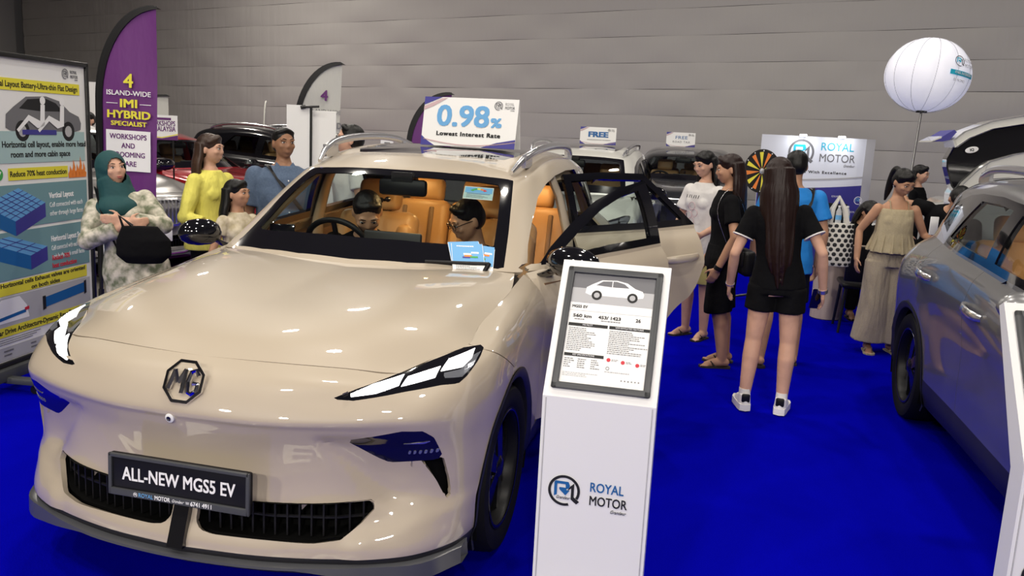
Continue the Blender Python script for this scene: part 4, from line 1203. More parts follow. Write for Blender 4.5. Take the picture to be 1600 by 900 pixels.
# ---------------------------------------------------------------- info board on wheels (far left)
def info_board():
    t = thing('info_board', 'tall framed information board about battery layout, on castors at the left', 'board', (-2.57, 2.68, 0), R(0))
    # board plane runs along -y from the right-hand edge; local: x' = towards the viewer's right
    W, z0, z1 = 1.02, .17, 1.985
    D = Vector((.10, -.83, 0)).normalized()              # from the right edge to the left edge
    right = -D
    Mx = frame((0, 0, 0), right, (0, 0, 1))              # x to the right, y up, z to the viewer
    b = MB().box((-W/2, (z0+z1)/2, -.010), (W, z1-z0, .016)).build('board_panel', M['white_matte'], t, False); b.matrix_local = Mx
    f = MB()
    for c, d in (((-W/2, z1 + .012, -.005), (W + .05, .03, .04)), ((-W/2, z0 - .012, -.005), (W + .05, .03, .04)), ((.012, (z0+z1)/2, -.005), (.03, z1-z0 + .05, .04)), ((-W-.012, (z0+z1)/2, -.005), (.03, z1-z0 + .05, .04))):
        f.rbox(c, d, .006)
    o = f.build('frame', M['black_metal'], t); o.matrix_local = Mx
    ft = MB().rbox((-W/2, .105, 0), (W + .05, .075, .10), .01)
    o = ft.build('base_beam', M['frame_grey'], t); o.matrix_local = Mx
    for x in (-.10, -W + .10):
        o = MB().rbox((x, .075, 0), (.06, .04, .50), .01).build('foot', M['frame_grey'], t); o.matrix_local = Mx
        for z in (-.21, .21):
            w = MB().lathe([(0, -.012), (.026, -.012), (.028, 0), (.026, .012), (0, .012)], 16, Matrix.Translation((x, .028, z)) @ Matrix.Rotation(math.pi/2, 4, 'Y')).build('castor', M['satin_black'], t); w.matrix_local = Mx
    # print: v is height above the floor, u is negative from the right-hand edge
    Z = Mx @ T((0, 0, -.001))
    def strip(v0, v1, u0, u1, txt, size, m=M['ink_yellow'], mt=M['ink_black'], bold=.0008):
        rect(b2, I, u0, v0, u1, v1, m); 
        for i, l in enumerate(txt): write(l, size, I @ T(((u0+u1)/2, (v0+v1)/2 + (len(txt)/2 - .5 - i) * size * 1.15, .001)), mt, b2, bold=bold, w=min((u1-u0)*.95, len(l)*size*.56), lift=.0015)
    b2 = b; I = T((0, 0, -.001))
    royal_logo(b, I @ T((-.155, 1.925, 0)), .17, M['ink_grey'], M['ink_grey'], M['ink_grey'])
    strip(1.795, 1.865, -1.0, -.065, ['Horizontal Layout Battery-Ultra-thin Flat Design'], .050)
    rect(b, I, -.98, 1.365, -.03, 1.555, M['ink_teal_pale'])
    car_picture(b, I @ T((-.42, 1.64, .001)), .72, M['ink_grey'], M['ink_black'], M['ink_black'])
    rect(b, I, -.64, 1.535, -.32, 1.565, M['ink_navy'], .004)
    for x in (-.56, -.37):                                # two seated figures drawn in white
        P_ = [(x+.10, 1.735), (x+.02, 1.70), (x+.045, 1.64), (x-.02, 1.60), (x-.09, 1.625), (x-.13, 1.55)]
        poly(b, I, [(x+.135, 1.72), (x+.095, 1.72), (x+.085, 1.62), (x-.02, 1.655), (x-.13, 1.565), (x-.115, 1.55), (x-.02, 1.62), (x+.06, 1.575), (x+.125, 1.59)], M['ink_white'], .005, .0003, 'printed_figure')
        poly(b, I @ T((x+.115, 1.745, 0)), [(.026*math.cos(a), .026*math.sin(a)) for a in np.linspace(0, 2*math.pi, 13)[:-1]], M['ink_white'], .005, .0003, 'printed_figure')
    for i, l in enumerate(['Horizontal cell layout, enable more head', 'room and more cabin space']):
        write(l, .052, I @ T((-.42 if i == 0 else -.47, 1.475 - i*.06, .001)), M['ink_black'], b, bold=.0012, w=(.80, .56)[i], lift=.0015)
    strip(1.262, 1.335, -.78, -.22, ['Reduce 70% heat conduction'], .048)
    poly(b, I @ T((-.86, 1.30, 0)), [(.036*math.cos(a), .036*math.sin(a)) for a in np.linspace(0, 2*math.pi, 17)[:-1]], M['ink_green'], .002, .0005, 'printed_tick')
    poly(b, I @ T((-.86, 1.30, 0)), [(-.018, 0), (-.010, .008), (-.004, -.002), (.014, .020), (.020, .014), (-.003, -.016)], M['ink_white'], .003, .0005, 'printed_tick')
    for i in range(5):
        x = -.19 + i*.036; hh = (.08, .12, .09, .14, .10)[i]
        poly(b, I @ T((x, 1.255, 0)), [(-.02, 0), (-.024, hh*.35), (-.008, hh*.6), (-.004, hh), (.014, hh*.55), (.010, hh*.4), (.024, hh*.3), (.02, 0)], M['ink_orange'], .002, .0005, 'printed_flame')
    for v0, v1, head, l1, l2 in ((.975, 1.235, 'Vertical Layout', 'Cell connected with each', 'other through large faces'), (.665, .955, 'Horizontal Layout Solution', 'Cell connected with each other', 'mainly through small faces')):
        rect(b, I, -1.0, v0, -.025, v1, M['ink_teal'])
        write(head, .050, I @ T((-.42, v1 - .085, .001)), M['ink_white'], b, bold=.0016, align='LEFT', w=.385 if v0 < .9 else .25, lift=.0015)
        for i, l in enumerate((l1, l2)): write(l, .044, I @ T((-.42, v1 - .145 - i*.055, .001)), M['ink_white'], b, align='LEFT', w=.34, lift=.0015)
    write('Reduce 70%', .046, I @ T((-.42, .745, .001)), M['ink_red'], b, align='LEFT', w=.18, bold=.001); write('heat conduction', .046, I @ T((-.42, .695, .001)), M['ink_red'], b, align='LEFT', w=.25, bold=.001)
    for cy, n in ((1.10, 6), (.80, 3)):                  # two printed battery blocks with their cells
        O = (-.47, cy); a = (-.40, .13); c_ = (-.28, -.12) if n == 6 else (-.22, .02); hgt = .10
        top = [(-.46, cy + .01), (-.70, cy + .115), (-1.0, cy + .03), (-.74, cy - .085)] if n == 6 else [(-.46, cy + .03), (-.80, cy + .13), (-.99, cy + .11), (-.62, cy - .01)]
        poly(b, I, top, M['ink_sky'], .002, .0005, 'printed_battery')
        poly(b, I, [top[0], top[3], (top[3][0], top[3][1] - .09), (top[0][0], top[0][1] - .09)], M['ink_navy'], .002, .0005, 'printed_battery')
        poly(b, I, [top[3], top[2], (top[2][0], top[2][1] - .09), (top[3][0], top[3][1] - .09)], M['ink_blue'], .002, .0005, 'printed_battery')
        for i in range(1, n):
            for (p, q, r_, s_) in ((top[0], top[1], top[3], top[2]), (top[0], top[3], top[1], top[2])):
                t_ = i / n; A = (p[0] + (q[0]-p[0])*t_, p[1] + (q[1]-p[1])*t_); B_ = (r_[0] + (s_[0]-r_[0])*t_, r_[1] + (s_[1]-r_[1])*t_)
                dx, dy = B_[0]-A[0], B_[1]-A[1]; l = math.hypot(dx, dy); nx, ny = -dy/l*.002, dx/l*.002
                poly(b, I, [(A[0]+nx, A[1]+ny), (B_[0]+nx, B_[1]+ny), (B_[0]-nx, B_[1]-ny), (A[0]-nx, A[1]-ny)], M['ink_navy'], .003, .0003, 'printed_line')
    strip(.575, .655, -.92, -.06, ['Horizontal cells Exhaust valves are oriented', 'on both sides'], .038)
    rect(b, I, -1.0, .385, -.03, .565, M['ink_light'], .001)
    poly(b, I, [(-.98, .41), (-.97, .49), (-.90, .555), (-.74, .555), (-.68, .49), (-.66, .41)], M['ink_white'], .002, .0005, 'printed_car')
    poly(b, I, [(-.95, .425), (-.69, .445), (-.69, .465), (-.95, .445)], M['ink_blue'], .003, .0005, 'printed_battery'); poly(b, I, [(-.70, .455), (-.66, .46), (-.66, .48), (-.70, .475)], M['ink_red'], .003, .0005, 'printed_arrow')
    poly(b, I, [(-.50, .44), (-.10, .47), (-.10, .535), (-.50, .505)], M['ink_blue'], .003, .0005, 'printed_battery')
    poly(b, I, [(-.53, .425), (-.50, .43), (-.50, .515), (-.53, .515)], M['ink_black'], .0035, .0005, 'printed_battery'); poly(b, I, [(-.10, .455), (-.075, .46), (-.075, .55), (-.10, .545)], M['ink_black'], .0035, .0005, 'printed_battery')
    strip(.325, .385, -1.0, -.02, ['Rear Drive Architecture-Dynamic Rear Drive System'], .044)
    poly(b, I, [(-.40, .20), (-.17, .30), (-.12, .28), (-.33, .185)], M['lamp_grey'], .003, .0005, 'printed_chassis')
    for x, y in ((-.43, .27), (-.41, .185), (-.16, .335), (-.11, .29)):
        poly(b, I @ T((x, y, 0)), [(.035*math.cos(a), .028*math.sin(a)) for a in np.linspace(0, 2*math.pi, 15)[:-1]], M['ink_black'], .0035, .0005, 'printed_wheel')
    rect(b, I, -1.0, .18, -.48, .262, M['ink_light'], .001)
    tiny_lines(b, I @ T((0, 0, .002)), -.98, -.50, .275, .315, 3, M['ink_grey'], 40)
    for i in range(2): tiny_lines(b, I @ T((0, 0, .003)), -.90 + i*.24, -.80 + i*.24, .20, .25, 2, M['ink_grey'], 41 + i)
    return t
info_board()

# ---------------------------------------------------------------- feather flags
def feather_flag(label, loc, rz, w, h, top, m_cloth, m_edge, zb=.35, lean=0., writing=None, curve=1.0):
    """sail flag: straight leading pole on the viewer's left that bows over to a point at the upper right"""
    t = thing('feather_flag', label, 'flag', loc, rz, 'feather flags')
    hh = top - zb; n = 40; P = []
    for i in range(n + 1):
        s = i / n
        x = -w/2 if s < .62 else -w/2 + w * (1 - math.cos((s - .62)/.38 * math.pi/2)) ** 1.0
        z = zb + hh * (s / .62 * .66 if s < .62 else .66 + .34 * math.sin((s - .62)/.38 * math.pi/2))
        P.append((x, z))
    V = []; F = []; m_ = 9
    for i, (x, z) in enumerate(P):
        for j in range(m_):
            u = x + .02 + (w/2 - x - .02) * j / (m_-1)
            V.append((u, .015 * math.sin(u*9 + z*3) * (j/(m_-1)), z))
    for i in range(n):
        for j in range(m_-1): F.append((i*m_+j, i*m_+j+1, (i+1)*m_+j+1, (i+1)*m_+j))
    c = obj('cloth', me_from(V, F, 'cloth', True, 0), m_cloth, t)
    pole = [(-w/2, .0, .0)] + [(x, 0, z) for x, z in P]
    MB().tube(pole, [.016] + [.016]*20 + [.013]*(len(pole)-21), 8).build('pole', M['black_metal'], t)
    sl = MB(); 
    V = []
    for x, z in P: V += [(x - .02, -.012, z + .012), (x + .035, -.014, z - .012), (x + .035, .014, z - .012), (x - .02, .012, z + .012)]
    sl.add(V, [(i*4+k, i*4+(k+1) % 4, (i+1)*4+(k+1) % 4, (i+1)*4+k) for i in range(n) for k in range(4)]); sl.build('pole_sleeve', m_edge, t)
    for a in (45, 135): 
        o = MB().rbox((0, 0, .012), (.9, .05, .018), .004).build('cross_foot', M['steel'], t, loc=(-w/2, 0, 0), rot=(0, 0, R(a)))
    MB().lathe([(0, 0), (.05, 0), (.05, .05), (.022, .07), (.022, .22), (0, .22)], 16).build('spigot', M['black_metal'], t, loc=(-w/2, 0, .02))
    if writing: writing(c, frame((0, -.022, 0), (1, 0, 0), (0, 0, 1)), w)
    t.rotation_euler = (0, R(lean), rz)
    return t
def purple_writing(c, Mx, w):
    def ln(s_, z, size, m, ww, bold=0.003): write(s_, size, Mx @ T((.02, z, 0)), m, c, bold=bold, w=ww)
    ln('4', 1.945, .15, M['ink_yellow'], .08, .003)
    ln('ISLAND-WIDE', 1.852, .055, M['ink_white'], .355, .0006)
    ln('IMI', 1.770, .090, M['ink_yellow'], .14, .003)
    for s in (-1, 1): rect(c, Mx, .02 + s*.09, 1.768, .02 + s*.18, 1.773, M['ink_white'])
    ln('HYBRID', 1.682, .085, M['ink_yellow'], .35, .003)
    ln('SPECIALIST', 1.612, .05, M['ink_yellow'], .29, .0016)
    rect(c, Mx, -.165, 1.235, .195, 1.560, M['ink_white'])
    for i, l in enumerate(['WORKSHOPS', 'AND', 'GROOMING', 'CARE']): write(l, .058, Mx @ T((.015, 1.508 - i*.072, .002)), M['ink_purple'], c, bold=.0012, w=(.30, .11, .27, .13)[i])
    rect(c, Mx, -.20, .36, .225, .90, M['ink_white'])
def white_writing(c, Mx, w):
    write('4', .15, Mx @ T((.06, 1.98, 0)), M['ink_purple'], c, bold=.004)
    write('ISLAND-WIDE', .06, Mx @ T((.07, 1.82, 0)), M['ink_grey'], c, w=.33)
    write('IMI HYBRID', .09, Mx @ T((.07, 1.68, 0)), M['ink_grey'], c, w=.36, bold=.003)
    rect(c, Mx, .02, 1.02, .22, 1.45, M['ink_purple'])
M['flag_purple'] = mat('purple_flag_cloth', (.13, .022, .17), .55, bump=(3, .3, .03, (3, 1, 1)))
M['flag_white'] = mat('white_flag_cloth', (.52, .52, .48), .6, bump=(3, .3, .03, (3, 1, 1)))
feather_flag('purple feather flag with yellow IMI HYBRID lettering, behind the woman in the headscarf', (-3.08, 3.70, 0), R(13), .47, 1, 2.53, M['flag_purple'], M['satin_black'], lean=1.2, writing=purple_writing)
feather_flag('white feather flag with black sleeve, behind the white board', (-2.62, 6.05, 0), R(20), .45, 1, 2.33, M['flag_white'], M['satin_black'], lean=2, writing=white_writing)
feather_flag('purple feather flag mostly hidden behind the 0.98% roof card', (-1.66, 6.85, 0), R(14), .45, 1, 2.10, M['flag_purple'], M['satin_black'], lean=2)
feather_flag('thin white feather flag seen edge-on above the black car', (-6.86, 12.45, 0), R(112), .32, 1, 2.06, M['flag_white'], M['flag_white'], lean=0)
feather_flag('small white feather flag peeping out right of the purple flag', (-5.60, 7.40, 0), R(25), .46, 1, 1.95, M['flag_white'], M['satin_black'], lean=0, zb=1.4)

# ---------------------------------------------------------------- boards behind the beige car
t = thing('poster_stand', 'blank white two-leaf poster board on a black pole, beside the blue-grey-shirted man', 'stand', (-1.89, 4.62, 0), R(14))
MB().rbox((-.115, 0, 1.33), (.21, .012, 1.02), .002).build('board_leaf', M['white_matte'], t, False)
MB().rbox((.105, .02, 1.30), (.21, .012, 1.00), .002).build('board_leaf', M['white_matte'], t, False)
MB().tube([(0.0, -.03, .03), (0.0, -.03, 1.83)], .011, 10).build('pole', M['black_metal'], t)
MB().tube([(-.07, -.03, 1.825), (.07, -.03, 1.835)], .010, 8).tube([(-.09, -.035, 1.82), (-.05, -.02, 1.83)], .016, 8).build('cross_bar', M['black_metal'], t)
for a in (0, 120, 240): MB().tube([(0, 0, .22), (.30, 0, .012)], .009, 8).build('leg', M['black_metal'], t, loc=(0, -.03, 0), rot=(0, 0, R(a)))
def low_board(label, loc, rz, w, z0, z1, deco, cat='sign', group='small boards standing among the cars'):
    t = thing('sign_board', label, cat, loc, rz, group)
    f = MB().box((0, 0, (z0+z1)/2), (w, .012, z1-z0)).build('board', M['white_matte'], t, False)
    for s in (-1, 1): MB().tube([(s*w*.35, .012, .0), (s*w*.35, .012, z0 + .02)], .010, 8).build('post', M['black_metal'], t)
    MB().rbox((0, 0, .01), (w*.9, .28, .02), .005).build('foot', M['black_metal'], t)
    deco(f, frame((0, -.0065, (z0+z1)/2), (1, 0, 0), (0, 0, 1)), w, z1-z0); return t
def wk(f, Mx, w, h):
    rect(f, Mx, -w*.46, h*.30, w*.30, h*.40, M['ink_purple'])
    write('WORKSHOPS', .085, Mx @ T((0, h*.16, 0)), M['ink_purple'], f, w=w*.86, bold=.002); write('IN MALAYSIA', .085, Mx @ T((.0, -h*.06, 0)), M['ink_purple'], f, w=w*.86, bold=.002)
    poly(f, Mx, [(-w/2, -h*.5), (-w/2, -h*.38), (0, -h*.44), (w/2, -h*.30), (w/2, -h*.5)], M['ink_purple'], name='corner_flash')
    poly(f, Mx, [(-w/2, -h*.36), (-w/2, -h*.33), (0, -h*.39), (w/2, -h*.24), (w/2, -h*.28), (0, -h*.43)], M['ink_yellow'], .003, name='corner_flash')
low_board('white board reading WORKSHOPS IN MALAYSIA right of the purple flag', (-5.12, 6.98, 0), R(30), .37, 1.40, 1.70, wk)
low_board('small blank white board between the blue-shirted man and the poster stand', (-3.08, 6.42, 0), R(25), .16, 1.46, 1.64, lambda *a: None)
low_board('small white card stand above the roof edge left of the purple flag', (-2.02, 6.66, 0), R(12), .14, 1.46, 1.545, lambda f, Mx, w, h: rect(f, Mx, -w*.2, .0, w*.25, h*.25, M['ink_grey']))
# white partition at the far left with a lamp
t = thing('display_wall', 'white exhibition partition behind the info board at the far left', 'partition', (-6.9, 7.9, 0), R(35))
MB().box((0, 0, 1.05), (1.6, .05, 2.10)).build('panel', M['white_matte'], t, False)
for s in (-1, 1): MB().box((s*.81, 0, 1.06), (.03, .07, 2.12)).build('upright', M['silver'], t, False)
MB().tube([(.5, -.02, 2.08), (.5, -.18, 2.10), (.5, -.22, 2.03)], .012, 8).build('clip_lamp', M['drl'], t)

# ---------------------------------------------------------------- balloon
t = thing('lantern_balloon', 'large glowing white balloon lantern with a ring logo on a tall pole', 'balloon', (3.60, 8.06, 0), 0)
M['balloon'] = mat('balloon_fabric', (.80, .80, .84), .45, emit=(.80, .82, 1.0), estr=.42)
NB = 12
def balloon_me():
    V = []; F = []; n = 96; m_ = 30
    for i in range(m_ + 1):
        th = -math.pi/2 + math.pi * i / m_
        rr = math.cos(th) ** .92 if 0 < i < m_ else 0.0; z = math.sin(th) * .94
        z = z + .05 * max(0, z) ** 6
        for j in range(n):
            a = 2*math.pi*j/n
            k = 1 - .020 * (1 - abs(math.sin(a * NB / 2))) ** 2
            V.append((.455*rr*k*math.cos(a), .455*rr*k*math.sin(a), .425*z))
    F = [(i*n+j, i*n+(j+1) % n, (i+1)*n+(j+1) % n, (i+1)*n+j) for i in range(m_) for j in range(n)]
    return me_from(V, F, 'balloon', True, 0, .0005)
BC = Vector((.175, .44, 2.565))
b = obj('balloon', balloon_me(), M['balloon'], t, BC, (R(-3), R(7), 0))
M['balloon_seam'] = mat('balloon_seam', (.42, .42, .45), .6)
for j in range(NB):
    a = 2*math.pi*j/NB
    pts = [(.455*.985*math.cos(th)**.92*math.cos(a), .455*.985*math.cos(th)**.92*math.sin(a), .44*math.sin(th)*.94) for th in np.linspace(-1.5, 1.5, 24)]
    MB().tube(pts, .0022, 5).build('seam', M['balloon_seam'], b)
MB().tube([(0, 0, 0), (.155, .40, 2.17)], [.02, .012], 12).build('pole', M['steel'], t)
MB().lathe([(0, .0), (.06, .0), (.06, .02), (.02, .03), (0, .03)], 20).build('collar', M['black_metal'], t, loc=(.155, .40, 2.15))
MB().rbox((.105, .27, 1.45), (.035, .05, .04), .008).rbox((.10, .26, 1.32), (.03, .05, .03), .008).build('pole_clamp', M['black_metal'], t)
for a in (20, 140, 260): MB().tube([(0, 0, .4), (.26, 0, .012)], .012, 8).build('leg', M['black_metal'], t, rot=(0, 0, R(a)))
def on_balloon(az, el, r=.463):
    d = Vector((math.cos(R(el))*math.cos(R(az)), math.cos(R(el))*math.sin(R(az)), math.sin(R(el))*.955))
    n = d.normalized(); x = Vector((-math.sin(R(az)), math.cos(R(az)), 0)); return frame(d*r, x, n.cross(x))
royal_badge(b, on_balloon(-60, 19), .062, M['ink_grey'], M['ink_cyan'], .0)
write('ROYAL', .055, on_balloon(-42, 22), M['ink_light'], b, w=.15); write('MOTOR', .055, on_balloon(-42, 14), M['ink_light'], b, w=.15)
for k in range(6): rect(b, on_balloon(-69 + k*7.3, 2), -.031, -.026, .031, .026, M['ink_cyan'], 0)
write('0.98% INTEREST', .042, on_balloon(-52, 2, .466), M['ink_white'], b, w=.26); write('EV PROMO', .042, on_balloon(-56, -8), M['ink_light'], b, w=.16)

# ---------------------------------------------------------------- backdrop banner
def backdrop():
    a = Vector((2.089, 9.807, 0)); c = Vector((3.552, 10.168, 0)); d = (c - a)
    t = thing('backdrop_banner', 'white and navy ROYAL MOTOR backdrop banner with two clip lamps on top', 'banner', ((a.x+c.x)/2 + .0, (a.y+c.y)/2, 0), math.atan2(d.y, d.x))
    W = d.length + .02; H = 1.845
    M['banner_white'] = mat('banner_film', (.74, .77, .84), .35)
    p = MB().box((0, 0, H/2), (W, .02, H)).build('banner_panel', M['banner_white'], t, False)
    Mx = frame((0, -.0105, 0), (1, 0, 0), (0, 0, 1))
    A = [(x, 1.16 + .10 * ((x/W) + .5) ** 2 - .02) for x in np.linspace(-W/2, W/2 - .12, 14)]
    poly(p, Mx, A + [(W/2 - .12, .0), (-W/2, .0)], M['ink_navy'], name='navy_field')
    A2 = [(x, y + .10) for x, y in A]; poly(p, Mx, A2 + [(x, y + .02) for x, y in reversed(A2)], M['ink_light'], .003, name='ribbon_line')
    poly(p, Mx, [(W/2 - .12, 0), (W/2 - .12, H), (W/2, H), (W/2, 0)], M['ink_light'], .001, name='edge_band')
    royal_badge(p, Mx @ T((-.22, 1.63, 0)), .175, M['ink_grey'], M['ink_cyan'])
    write('ROYAL', .15, Mx @ T((.26, 1.715, 0)), M['ink_cyan'], p, w=.44); write('MOTOR', .15, Mx @ T((.27, 1.565, 0)), M['ink_grey'], p, w=.48)
    write('Grandeur', .05, Mx @ T((.44, 1.475, 0)), M['ink_grey'], p, w=.15, shear=.4)
    write('Drive With Excellence', .05, Mx @ T((.06, 1.375, 0)), M['ink_black'], p, w=.72, bold=.001, spacing=1.2)
    for x, z in ((.0, 1.05), (.30, .88), (.62, 1.02), (.02, .72), (.62, .70)): royal_badge(p, Mx @ T((x, z, .001)), .055, M['ink_white'], M['ink_sky'])
    for x, z in ((.32, 1.06), (.60, .86), (-.30, .90)): write('ROYAL MOTOR', .035, Mx @ T((x, z, .001)), M['ink_white'], p, w=.13)
    for x in (-.23, .29):
        l = MB().rbox((x, -.05, H + .01), (.07, .10, .03), .008).build('clip_lamp', M['drl'], t)
        q = area('clip_lamp_light', (0, 0, 0), .06, 1.6, (.95, .97, 1.0)); q.parent = t; q.location = (x, -.16, H + .03); q.rotation_euler = (R(30), 0, 0)
    for s in (-1, 1): MB().rbox((s*W*.4, 0, .01), (.05, .5, .02), .005).build('foot', M['silver'], t)
    return t
backdrop()

# ---------------------------------------------------------------- prize wheel
t = thing('prize_wheel', 'round black and yellow prize wheel on a stand behind the bag-carrying woman', 'wheel', (2.03, 7.35, 0), R(6))
MB().tube([(0, .03, .02), (0, .03, 1.42)], .018, 10).build('pole', M['black_metal'], t)
for s in (-1, 1): MB().tube([(0, .03, .06), (s*.28, .03, .012)], .014, 8).tube([(0, .03, .06), (s*.06, .3*s, .012)], .014, 8).build('leg', M['black_metal'], t)
d = MB().lathe([(0, 0), (.225, 0), (.235, .008), (.235, .022), (0, .022)], 48).build('disc', M['satin_black'], t, loc=(0, 0, 1.42), rot=(R(90), 0, 0))
for k in range(12):
    a0 = 30*k; o = poly(d, T((0, 0, .022)), [(0.03*math.cos(R(a0+7)), .03*math.sin(R(a0+7)))] + [(.205*math.cos(R(a0+j)), .205*math.sin(R(a0+j))) for j in (0, 5, 10, 14)], M['ink_yellow'] if k % 2 else M['ink_orange'], .001, .001, 'segment')
    MB().ell((.218*math.cos(R(a0)), .218*math.sin(R(a0)), .024), (.008, .008, .005), 8, 6).build('peg', M['white'], d)
MB().lathe([(0, .012), (.03, .01), (.035, 0)], 20).build('hub', M['silver'], d, loc=(0, 0, .023))

# ---------------------------------------------------------------- meeting tables and chairs
def table(label, loc, rz, w, d, h, leg='wood'):
    t = thing('meeting_table', label, 'table', loc, rz, 'meeting tables')
    MB().rbox((0, 0, h - .018), (w, d, .036), .010).build('table_top', M['wood'] if leg == 'wood' else M['white'], t)
    if leg == 'wood':
        for x in (-w/2 + .16, w/2 - .16): MB().lathe([(0, 0), (.135, 0), (.145, .01), (.145, h - .037), (0, h - .037)], 40).build('drum_leg', M['wood'], t, loc=(x, 0, 0))
    else:
        for x in (-1, 1):
            for y in (-1, 1): MB().rbox((x*(w/2 - .05), y*(d/2 - .05), (h-.036)/2), (.04, .04, h - .036), .006).build('leg', M['white'], t)
    return t
table('pale wood table on fat drum legs beside the checked tote bag', (3.03, 6.72, 0), R(3), .86, .60, .735)
table('white table in front of the backdrop with water bottles', (3.08, 8.10, 0), R(8), .80, .60, .86, 'steel')
def chair(label, loc, rz):
    t = thing('cafe_chair', label, 'chair', loc, rz, 'black chairs at the tables')
    MB().rbox((0, 0, .45), (.44, .44, .05), .02).build('seat', M['satin_black'], t)
    MB().rbox((0, .22, .66), (.42, .035, .34), .015, Matrix.Rotation(R(-8), 3, 'X')).build('backrest', M['satin_black'], t)
    for x in (-1, 1):
        for y in (-1, 1): MB().tube([(x*.18, y*.17, .43), (x*.21, y*.21, 0)], [.016, .012], 8).build('leg', M['black_metal'], t)
    return t
chair('black chair pushed in at the drum-legged table, near the beige-dressed woman', (3.02, 6.22, 0), R(180))
chair('black chair on the far side of the drum-legged table', (3.02, 7.30, 0), R(10))
def bottle(label, loc, h=.21):
    t = thing('water_bottle', label, 'bottle', loc, 0, 'water bottles on the tables')
    MB().lathe([(0, 0), (.030, 0), (.032, .01), (.032, h*.55), (.030, h*.62), (.032, h*.68), (.014, h*.88), (.013, h*.93)], 20).build('body', M['bottle'], t)
    MB().lathe([(.015, h*.92), (.015, h), (0, h)], 16).build('cap', M['white'], t)
    MB().lathe([(.0328, h*.25), (.0328, h*.5)], 20).build('paper_label', M['ink_sky'], t)
M['bottle'] = mat('clear_bottle', (.85, .88, .92), .08, alpha=.45)
bottle('water bottle at the left on the white table', (2.93, 7.90, .86)); bottle('water bottle at the right on the white table', (3.02, 7.93, .86))
bottle('water bottle on the wood table by the tote bag', (2.72, 6.78, .735))
MB_ = MB().rbox((0, 0, .004), (.30, .21, .008), .002)
tag(MB_.build('brochure', M['white_matte'], None, loc=(3.02, 6.56, .735), rot=(0, 0, R(12))), 'white brochure lying on the wood table in front of the seated person', 'brochure', 'papers on the wood table')
tag(MB().rbox((0, 0, .004), (.21, .15, .008), .002).build('brochure', M['ink_light'], None, loc=(3.25, 6.62, .735), rot=(0, 0, R(-8))), 'grey leaflet lying on the wood table right of the white brochure', 'brochure', 'papers on the wood table')
t = thing('laptop', 'black laptop open on the white table before the backdrop', 'laptop', (2.90, 8.15, .86), R(165))
MB().rbox((0, 0, .009), (.32, .22, .018), .004).build('base', M['satin_black'], t); MB().rbox((0, .12, .12), (.32, .012, .22), .004, Matrix.Rotation(R(-12), 3, 'X')).build('screen', M['satin_black'], t)
bpy.data.objects['prize_wheel'].scale = (.82, .82, 1)
# warm reading lamps in the beige car's cabin roof
for x, y, e in ((0, 2.25, 3.5), (0, 3.05, 5), (-.45, 3.3, 1.5), (.45, 3.3, 1.5)):
    q = area('cabin_lamp', (x, y, 1.43), .12, e, (1, .62, .25))
    q.parent = hero
# ---------------------------------------------------------------- people
SKIN = {k: mat('skin_' + k, c, .5, spec=.35, noise=(14, tuple(v*.9 for v in c))) for k, c in dict(light=(.62, .36, .25), tan=(.48, .26, .16), warm=(.42, .22, .13), brown=(.30, .155, .09)).items()}
M['hair_black'] = mat('black_hair', (.0045, .004, .004), .45, spec=.35, bump=(60, .5, .01, (1, 1, .06)))
M['hair_brown'] = mat('dark_brown_hair', (.014, .005, .004), .45, spec=.35, bump=(60, .5, .01, (1, 1, .06)))
M['hair_ombre'] = mat('ombre_hair', (.010, .006, .005), .45, noise=(2.4, (.06, .028, .015), (2, 2, .5)), bump=(60, .5, .01, (1, 1, .06)))
M['cloth_black'] = mat('black_cloth', (.0045, .0045, .0055), .9, spec=.12, bump=(7, .6, .03))
M['cloth_white'] = mat('white_cloth', (.70, .68, .66), .8, bump=(7, .5, .03))
M['cloth_blue'] = mat('bright_blue_cloth', (.010, .20, .60), .75, bump=(6, .6, .03))
M['cloth_denim'] = mat('blue_grey_shirt_cloth', (.085, .125, .20), .8, bump=(6, .6, .03), noise=(90, (.065, .10, .165)))
M['cloth_yellow'] = mat('yellow_blouse_cloth', (.72, .66, .13), .8, bump=(14, .8, .04, (1, 1, .4)))
M['cloth_linen'] = mat('beige_linen', (.44, .37, .24), .85, bump=(11, .8, .03, (1, 1, .35)), noise=(120, (.40, .335, .21)))
M['cloth_linen_grey'] = mat('beige_crinkle_linen', (.40, .34, .25), .85, bump=(11, .9, .035, (1.5, 1.5, .3)), noise=(120, (.36, .30, .22)))
M['cloth_navy'] = mat('navy_cloth', (.006, .007, .018), .85, spec=.15, bump=(7, .6, .03))
M['cloth_teal'] = mat('dark_teal_headscarf', (.006, .055, .060), .75, bump=(6, .7, .03))
M['cloth_floral'] = mat('floral_cloth', (.62, .57, .48), .8, noise=(19, (.13, .15, .09)), bump=(7, .5, .03))
M['cloth_cream'] = mat('cream_cloth', (.62, .55, .42), .8, noise=(20, (.40, .34, .22)))
M['cloth_khaki'] = mat('khaki_cloth', (.40, .34, .12), .8)
M['sole'] = mat('white_sole', (.80, .78, .76), .5)
M['sandal'] = mat('dark_sandal', (.025, .018, .014), .6)
M['eye_white'] = mat('eye_white', (.75, .72, .70), .3)
M['lip'] = mat('lip', (.36, .10, .085), .45)
M['lip_m'] = mat('lip_muted', (.30, .12, .09), .5)

